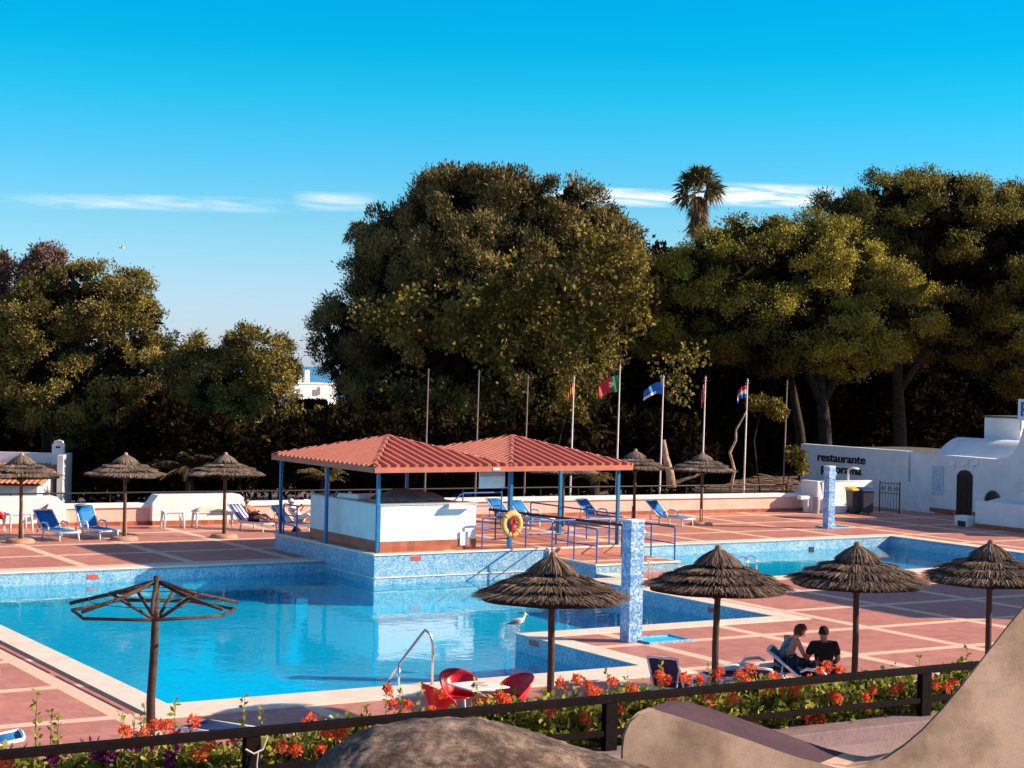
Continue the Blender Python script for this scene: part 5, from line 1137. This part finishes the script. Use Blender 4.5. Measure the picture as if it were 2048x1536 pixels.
for px, py, rx, ry, Y in ((380,860,120,90,103),(10,800,90,110,102),(60,870,110,90,103),(-20,700,80,120,106),(250,840,110,80,105),(540,895,110,50,106),(680,900,110,60,105),(1290,700,110,120,108),(1380,760,130,120,107),(1250,830,110,110,106),(1480,800,120,100,110),(1560,850,120,90,112),(1690,850,120,80,114),(1800,850,110,110,116),(1900,800,110,110,116),(2010,790,110,110,115),(1900,700,100,90,117),(2040,700,100,110,117),(1780,760,90,80,116),(1330,640,100,100,112),(1640,760,130,60,114),(1310,590,70,100,109),(1400,640,100,100,109),(1700,640,110,80,110),(1520,720,130,70,108),(1650,800,120,70,108),(1790,800,110,80,110),(1720,900,110,60,112),(860,860,140,90,106),(1080,860,140,100,106),(1440,870,110,70,104),(1940,880,120,60,112)):
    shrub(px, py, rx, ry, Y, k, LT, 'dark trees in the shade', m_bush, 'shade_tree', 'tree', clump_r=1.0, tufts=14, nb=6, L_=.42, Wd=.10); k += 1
shrub(610,838,40,16,150,k,'sunlit low bush below the far white houses','lit bushes',m_pine,'low_bush','bush',clump_r=.9,L_=.5,Wd=.12)
shrub(660,832,34,14,150,k+1,'small sunlit bush right of the far houses','lit bushes',m_pine,'low_bush','bush',clump_r=.9,L_=.5,Wd=.12)
hg = thing('clipped_hedge', 'dark clipped hedge in front of the far white houses', 'hedge', D(620,830,200), 0); rng = np.random.default_rng(77)
n = 9000; P_ = np.stack([rng.uniform(-1.75,1.75,n), rng.uniform(-.6,.6,n), rng.uniform(-1.5,1.65,n)], 1); quad_mesh('foliage', blades(P_, unit(rng.normal(size=(n,3))), .35, .1, rng), rng.uniform(0,.5,n), m_bush, hg)
# palms
def fan_palm(label, px, pyc, Y, r_, seed, base_py=985, skirt=True):
    rng = np.random.default_rng(seed); root = D(px, base_py, Y); c = np.array(D(px+2, pyc, Y)-root); t = thing('fan_palm', label, 'palm tree', root, 0, 'fan palms')
    M().tube([(0,0,-2),tuple(c*.5),tuple(c+np.array([0,0,-.3]))], [.32,.26,.24], 10).build('trunk', m_bark, t, smooth='all')
    Q, T, Qd = [], [], []
    def fan(base, d, ln, sz, out, dead=False):
        d = d/np.linalg.norm(d); hub = base+d*ln; n = 22; side = unit(np.cross(d, rng.normal(size=3)))
        ang = np.linspace(-1.9,1.9,n); dirs = unit(np.cos(ang)[:,None]*d+np.sin(ang)[:,None]*side+rng.normal(size=(n,3))*.10)
        out.append(blades(np.repeat(hub[None],n,0), dirs, sz, sz*.055, rng, .25 if not dead else .5)); out.append(blades(base[None], d[None], ln, .03, rng))
    for k in range(46):
        a = rng.uniform(0,2*math.pi); e = rng.uniform(-.35,1.45); d = np.array([math.cos(a)*math.cos(e), math.sin(a)*math.cos(e), math.sin(e)]); fan(c, d, r_*rng.uniform(.45,.75), r_*.55, Q)
    quad_mesh('crown', np.concatenate(Q), rng.uniform(.1,.9,sum(len(q) for q in Q)), m_palm, t)
    if skirt:
        for k in range(50):
            a = rng.uniform(0,2*math.pi); z = rng.uniform(.0,2.3); d = np.array([math.cos(a)*.5, math.sin(a)*.5, -.9]); fan(c-np.array([0,0,z]), d, r_*.2, r_*.42, Qd, True)
        quad_mesh('dead_skirt', np.concatenate(Qd), rng.uniform(0,1,sum(len(q) for q in Qd)), m_palm_dead, t)
    return t
fan_palm('tall shaggy fan palm rising against the sky between the pines', 1396, 385, 128, 1.95, 21)
fan_palm('small fan palm peeping out from the left flank of the central tree', 716, 472, 99, .85, 22, 985, False)
def feather_palm(label, px, py, Y, r_, n_f, seed, tone=.5, up=.9):
    rng = np.random.default_rng(seed); root = D(px, py, Y); t = thing('feather_palm', label, 'palm', root, 0, 'low feather palms'); Q, T = [], []
    mb = M()
    for k in range(n_f):
        a = rng.uniform(0,2*math.pi); e = rng.uniform(.5,1.25)*up; ln = r_*rng.uniform(.8,1.15); pts = []
        for i in range(13):
            s = i/12; x = ln*s*math.cos(e)*(1+.25*s); z = ln*(s*math.sin(e)-.55*s*s); pts.append(np.array([x*math.cos(a), x*math.sin(a), z]))
        mb.tube(pts, [.03-.022*i/12 for i in range(13)], 5)
        for i in range(2,13):
            for q in range(3):
                p = pts[i-1]+(pts[i]-pts[i-1])*q/3; d = unit(pts[i]-pts[i-1]); sd = unit(np.cross(d, np.array([0,0,1.])))
                for s_ in (-1,1): Q.append(blades(p[None], unit(d*.6+sd*s_+np.array([0,0,-.25])+rng.normal(size=3)*.12)[None], ln*.24*(1.15-i/13), .022, rng, .3)); T.append(tone+rng.normal(0,.15))
    M().tube([(0,0,-2.5),(0,0,.1)], .2, 10).build('trunk', m_bark, t, smooth='all'); mb.build('frond_ribs', m_palm_dead, t)
    quad_mesh('fronds', np.concatenate(Q), np.array(T), m_palm, t)
feather_palm('low feather palm with arching fronds behind the third bleached parasol', 380, 945, 78, 2.3, 22, 31, .25)
feather_palm('low feather palm sprouting behind the left posts of the pavilion', 650, 960, 78, 1.5, 22, 32, .7)
feather_palm('dark feather palm beneath the red and yellow flag', 1160, 880, 80, 2.2, 22, 33, .2)
feather_palm('small feather palm above the wall right of the pavilion', 1190, 960, 77, 1.1, 18, 34, .8)
# sunlit dead trunks and brushwood at the right
def dead_trunk(label, pts, Y, r_, seed):
    rng = random.Random(seed); root = D(*pts[0], Y); t = thing('dead_trunk', label, 'tree trunk', root, 0); P_ = [D(x, y, Y)-root for x, y in pts]; n = len(P_)
    M().tube([p+Vector((rng.uniform(-.06,.06),0,0)) for p in P_], [r_*(1-.6*i/(n-1))*rng.uniform(.8,1.2) for i in range(n)], 9).build('trunk', mat('pale_bark', (0.36,0.24,0.15), .95, .4, 5, .9, 10), t, smooth='all')
dead_trunk('pale sunlit gnarled trunk leaning right behind the first right parasol', [(1345,975),(1338,945),(1330,915),(1328,880)], 76, .22, 1)
dead_trunk('pale dead trunk forking under the striped flag', [(1458,985),(1466,940),(1462,905),(1474,880),(1470,860),(1483,838),(1492,822)], 77, .075, 2)
dead_trunk('fallen pale branch lying between the right parasols', [(1345,968),(1370,958),(1390,953),(1410,940)], 76, .10, 3)
br = thing('brushwood_heap', 'heap of dry brushwood on the bank behind the far wall', 'brushwood', D(1540,960,80)-Vector((0,0,.4)), 0); rng = np.random.default_rng(5); mb = M(); rr = random.Random(6)
for k in range(150):
    x = rr.uniform(-1.7,1.7); h_ = .55*(1-(x/1.9)**2)*rr.random(); a = rr.uniform(-.6,.6); l_ = rr.uniform(.4,1.1); y = rr.uniform(-.5,.5)
    mb.tube([(x-l_/2*math.cos(a),y,h_-l_/2*math.sin(a)*.4),(x,y+rr.uniform(-.1,.1),h_+.06),(x+l_/2*math.cos(a),y,h_+l_/2*math.sin(a)*.4)], [.02,.022,.008], 4)
mb.build('branches', mat('dry_branch', (0.30,0.19,0.12), .9, .3, 4), br)
for px, py, rx, ry, lab in ((1592,918,13,30,'bright leafy sprig at the left end of the restaurant wall'),(1140,815,22,26,'sunlit leafy shrub top left of the green and red flag'),(1530,812,30,24,'sunlit creeper clump right of the striped flag')):
    root = D(px, 985, 78); t = thing('leafy_shrub', lab, 'shrub', root, 0); rng = np.random.default_rng(k); k += 1
    M().tube([(0,0,-1.5), D(px-22,py+70,78)-root, D(px-8,py+8,78)-root], [.035,.03,.015], 6).build('stem', m_bark, t, smooth='all')
    crown(t, [(px-rx*.5,py-ry*.3,rx*.6,ry*.5),(px+rx*.4,py,rx*.7,ry*.45),(px+rx*.9,py+ry*.6,rx*.5,ry*.4)], 78, rng, m_ivy, root, clump_r=.22, tufts=6, nb=7, rt=.06, L_=.17, Wd=.05, up=.2, inner=False)
# ================================================================== FOREGROUND TERRACE
ZR = 3.1*K; RA = -16.35
def rb(px, a=RA): # b coordinate along the rail line below photo column px
    p = plane(px, 1400, W(0,a), Av); return ab(p)[0]
mb = M(); mb.bx(-40*K, 40*K, -40*K, (RA+.02)*K, 0, 2.70*K)
struct(mb.build('terrace', mat('terrace_render', (0.33,0.22,0.20), .9, .15, 1.5, .3, 20), loc=O, rz=TH))
kb = thing('planter_kerb', 'low dark mauve kerb wall under the black railing', 'kerb', W(0,RA), TH)
M().bx(-14*K, 14*K, -.16, .16, 2.69*K, 2.80*K).build('kerb', mat('mauve_kerb', (0.26,0.17,0.17), .9, .2, 3, .3, 20, stain=(0.08,0.05,0.05), stain_scale=3, stain_amt=.6), kb, bevel=.01)
rl = thing('black_railing', 'black two bar metal railing in front of the flower hedge', 'railing', W(0,RA), TH)
M().bx(-12*K, 8*K, -.035, .035, ZR-.024, ZR+.024).build('top_bar', m_black, rl, bevel=.004)
M().bx(-12*K, 8*K, -.022, .022, ZR-.25, ZR-.21).build('lower_bar', m_black, rl, bevel=.004)
for px in (505,1220,1848): x = rb(px)*K; M().bx(x-.048,x+.048,-.03,.03,2.80*K,ZR-.025).build('post', m_black, rl, bevel=.004)
x = rb(1345)*K
wt = thing('tie_wire', 'pale twisted wire tied round the left railing post', 'wire', W(rb(508),RA,ZR-.05), TH)
M().tube([(-.07,-.05,-.04),(-.02,-.06,-.07),(.04,-.055,-.05),(.075,-.04,.02),(.07,0,.05)], .006, 5).tube([(.01,-.055,-.06),(.0,-.06,-.14),(.012,-.055,-.22),(.0,-.05,-.32)], .005, 5).build('wire', mat('pale_wire', (0.50,0.42,0.38), .6), wt)
# hedge
hd = thing('flower_hedge', 'leafy honeysuckle hedge with orange red flowers behind the black railing', 'hedge', W(0,RA), TH); rng = np.random.default_rng(9)
X0, X1 = rb(-60)*K, rb(2080)*K; n = 9000
def hedge_top(x): return 2.90*K+.035*np.sin(x*2.1)+.03*np.sin(x*5.3+1)+.03*np.sin(x*11+2)+.10*np.exp(-((x-rb(1215)*K)/.55)**2)+.05*np.exp(-((x-rb(1430)*K)/.5)**2)
cx = rng.uniform(X0,X1,n); cy = .14+rng.uniform(0,1,n)*.75; hz2 = hedge_top(cx)-.10*((cy-.45)/.45)**2
cz = 2.52*K+(hz2-2.52*K)*np.where(rng.uniform(size=n) < .55, rng.uniform(.75,1.0,n), rng.uniform(0,1,n)); tone_c = np.clip(rng.normal(.5,.22,n),0,1)
nl_ = 15; ix = np.repeat(np.arange(n), nl_); pos = np.stack([cx,cy,cz],1)[ix]+rng.normal(size=(len(ix),3))*.045
dn = unit(rng.normal(size=(len(ix),3))+np.array([.1,-.35,.45])); quad_mesh('foliage', blades(pos, dn, .056, .019, rng), tone_c[ix]+rng.normal(0,.18,len(ix)), m_hedge, hd)
# upright sprigs
SPR = [(75,1440,1380),(118,1450,1425),(105,1440,1420),(290,1450,1408),(245,1450,1425),(352,1430,1396),(270,1450,1432),(490,1425,1390),(525,1430,1410),(775,1400,1376),(805,1390,1380),(843,1380,1376),(735,1420,1408),(955,1380,1362),(1005,1380,1372),(1150,1370,1352),(1175,1375,1360),(1215,1370,1345),(1255,1365,1350),(1285,1365,1358),(1130,1380,1365),(1325,1350,1320),(1420,1350,1335),(1840,1335,1310),(1935,1330,1295),(1790,1345,1330)]
m_stem = mat('green_stem', (0.12, 0.10, 0.03), .8)
for px, pb, pt in SPR:
    tp = plane(px, pt, W(0,RA+.38), Av)-W(0,RA); xl, yl = tp.dot(Bv), tp.dot(Av); zt = tp.z; zb0 = hedge_top(np.array([xl]))[0]-.05; zt = max(zt, zb0+.08)
    st_ = M().tube([(xl+.02,yl,zb0),(xl-.01,yl,(zb0+zt)/2),(xl,yl,zt)], [.004,.003,.0015], 4).build('sprig', m_stem, hd); n_ = int((zt-zb0)/.012); f = np.linspace(0,1,n_)
    pos = np.stack([np.full(n_,xl)+.01*np.sin(f*5),np.full(n_,yl),zb0+(zt-zb0)*f],1)
    quad_mesh('sprig_leaves', blades(pos, unit(rng.normal(size=(n_,3))+np.array([0,0,.5])), .042, .011, rng), rng.uniform(.35,1,n_), m_hedge, st_)
# flower clusters
FW = [(385,1447),(312,1452),(335,1455),(253,1467),(290,1470),(15,1525),(420,1490),(470,1480),(400,1510),(620,1445),(650,1470),(560,1495),(590,1500),(640,1500),(690,1460),(675,1475),(745,1455),(583,1500),(774,1380),(785,1412),(880,1390),(815,1415),(860,1425),(1000,1398),(875,1440),(1010,1405),(1120,1372),(1155,1360),(1175,1375),(1195,1385),(1225,1365),(1265,1380),(1185,1392),(1100,1425),(1170,1440),(1240,1420),(1318,1352),(1330,1365),(1345,1395),(1370,1360),(1400,1362),(1415,1402),(1440,1350),(1478,1350),(1500,1342),(1465,1398),(1490,1360),(1512,1510),(1530,1380),(1560,1375),(1548,1355),(1590,1385),(1615,1365),(1640,1345),(1655,1335),(1675,1342),(1615,1440),(1636,1435),(1675,1400),(1665,1395),(1745,1380),(1785,1382),(1800,1375),(1730,1395),(1640,1450),(1625,1460),(1870,1370),(1890,1375),(1905,1370),(1735,1415),(1500,1445),(1450,1480)]
rr = random.Random(12)
for i, (px, py) in enumerate(FW):
    p = plane(px, py, W(0,RA+rr.uniform(.16,.36)), Av)-W(0,RA)
    if p.z < ZR: p = plane(px, py, W(0,RA+rr.uniform(.07,.11)), Av)-W(0,RA)
    c = np.array([p.dot(Bv), p.dot(Av), p.z]); m_ = 26
    d = unit(rng.normal(size=(m_,3))+np.array([0,-.3,.7])); L0 = .037*rr.uniform(.7,1.3)
    q1 = blades(c+rng.normal(size=(m_,3))*.014, d, L0, .008, rng); tips = c+d*L0*.95; q2 = blades(np.repeat(tips,2,0), unit(np.repeat(d,2,0)+rng.normal(size=(m_*2,3))*.9), .022, .009, rng)
    quad_mesh('flower_cluster', np.concatenate([q1,q2]), rng.uniform(0,1,m_*3), m_flower, hd)
for px, py in ((105,1512),(215,1510),(270,1490),(300,1485),(350,1475),(195,1500),(340,1520)):
    p = plane(px, py, W(0,RA+.2), Av)-W(0,RA); c = np.array([p.dot(Bv), p.dot(Av), p.z]); m_ = 46; d = unit(rng.normal(size=(m_,3)))
    quad_mesh('purple_bloom', blades(c+rng.normal(size=(m_,3))*.02, d, .045, .016, rng), rng.uniform(0,1,m_), m_flower_p, hd)
# stucco parapets in front of the rail
m_stucco = mat('warm_stucco', (0.60,0.40,0.27), .95, .14, 1.6, .10, 120, stain=(0.27,0.165,0.105), stain_scale=2.1, stain_amt=.9)
m_top = mat('mauve_shade_top', (0.062,0.027,0.036), .9, .15, 4, .2, 40)  # mauve top, its colour darkened to stand in for the rising wall's shade
m_rough, t_, b_ = new_mat('mossy_rough_stucco'); co_ = N(t_, 'ShaderNodeTexCoord').outputs['Object']
mp_ = N(t_, 'ShaderNodeMapping'); mp_.inputs['Scale'].default_value = (1.0, 1.0, 2.2); t_.links.new(co_, mp_.inputs['Vector'])
n1_ = N(t_, 'ShaderNodeTexNoise', i_Scale=5.0, i_Detail=12.0, i_Roughness=0.72); n2_ = N(t_, 'ShaderNodeTexNoise', i_Scale=34.0, i_Detail=6.0, i_Roughness=0.7)
for q_ in (n1_, n2_): t_.links.new(mp_.outputs[0], q_.inputs['Vector'])
f_ = math_node(t_, 'ADD', math_node(t_, 'MULTIPLY', n1_.outputs['Fac'], 0.72), math_node(t_, 'MULTIPLY', n2_.outputs['Fac'], 0.28))
rp_ = ramp(t_, [(0.36, (0.026, 0.014, 0.009)), (0.47, (0.08, 0.046, 0.030)), (0.54, (0.19, 0.12, 0.08)), (0.66, (0.38, 0.27, 0.20))]); t_.links.new(f_, rp_.inputs[0]); t_.links.new(rp_.outputs[0], b_.inputs['Base Color'])
b_.inputs['Roughness'].default_value = .97; bp_n = N(t_, 'ShaderNodeBump', i_Strength=0.7, i_Distance=0.03); t_.links.new(f_, bp_n.inputs['Height']); t_.links.new(bp_n.outputs[0], b_.inputs['Normal'])
Yf = 8.2
def swoop(front, Y, thick, off, name, label, mats):
    pass
fpx = [(1237,1640),(1238,1500),(1242,1468),(1255,1440),(1272,1424),(1292,1417),(1312,1420),(1360,1434),(1420,1454),(1500,1481),(1560,1503),(1600,1516),(1640,1526),(1690,1532),(1730,1526),(1770,1510),(1805,1486),(1840,1456),(1880,1414),(1920,1366),(1970,1302),(2010,1250),(2060,1190),(2160,1080),(2300,1000),(2300,1640)]
# the wall plane turns a little to the right so that the low sun grazes it
WN = Vector((.24,-1,0)).normalized(); w0 = D(1300,1417,Yf)
front = [plane(x, y, w0, WN) for x, y in fpx]
root = Vector((w0.x, w0.y, 0)); pw = thing('swoop_parapet', 'warm stucco parapet wall swooping up to the right in the foreground', 'parapet', root, 0)
offv = [Vector((.16,.24,-.0)) if x < 1745 else Vector((.30,.24,0)) for x, y in fpx]
back = [f+o_ for f, o_ in zip(front, offv)]
n = len(front); mb = M(); vs = [f-root for f in front]+[b-root for b in back]
mb.add(vs, [tuple(range(n)), tuple(range(n,2*n))[::-1]])
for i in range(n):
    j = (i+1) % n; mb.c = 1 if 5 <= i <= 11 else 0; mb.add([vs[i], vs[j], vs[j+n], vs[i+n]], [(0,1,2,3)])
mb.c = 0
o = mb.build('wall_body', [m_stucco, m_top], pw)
bm = bmesh.new(); bm.from_mesh(o.data); bmesh.ops.bevel(bm, geom=[e for e in bm.edges if len(e.link_faces)==2 and e.calc_face_angle(0) > .9 and all(f.material_index == 0 for f in e.link_faces)], offset=.018, segments=3, affect='EDGES'); bmesh.ops.triangulate(bm, faces=[f for f in bm.faces if len(f.verts) > 4]); bm.to_mesh(o.data); bm.free()
# rough rounded wall head
rc = D(930,1640,7.4); rw = thing('rounded_wall_head', 'rough mossy rounded stucco wall head at the bottom centre', 'parapet', (rc.x, rc.y, 2.7), 0)
nz = random.Random(3); mb = M(); nu, nv = 120, 48; pr = [(600,1600),(640,1520),(690,1482),(750,1458),(820,1446),(890,1443),(960,1449),(1030,1466),(1100,1490),(1170,1514),(1240,1533),(1330,1560),(1400,1600)]
import mathutils
topP = [D(x, y, 7.4) for x, y in pr]
def top_at(u):
    k = u*(len(topP)-1); i = min(int(k), len(topP)-2); return topP[i].lerp(topP[i+1], k-i)
for i in range(nu+1):
    tpt = top_at(i/nu); zt = tpt.z-2.7; xx = tpt.x-rc.x
    for j in range(nv+1):
        a = math.pi*j/nv; y = -.42*math.cos(a); z = zt-.20*(1-math.sin(a)**.7)-(.35 if j in (0,nv) else 0)
        q = mathutils.noise.noise(Vector((xx*9,y*9,3.0)))*.012+mathutils.noise.noise(Vector((xx*28,y*28,7.0)))*.008
        if j in (0, nv): z = -.2
        mb.v.append((xx, y+.05*math.sin(xx*3), z+q))
for i in range(nu):
    for j in range(nv): p0 = i*(nv+1)+j; mb.f.append([p0, p0+nv+1, p0+nv+2, p0+1]); mb.m.append(0)
mb.build('wall_body', m_rough, rw, smooth='all')
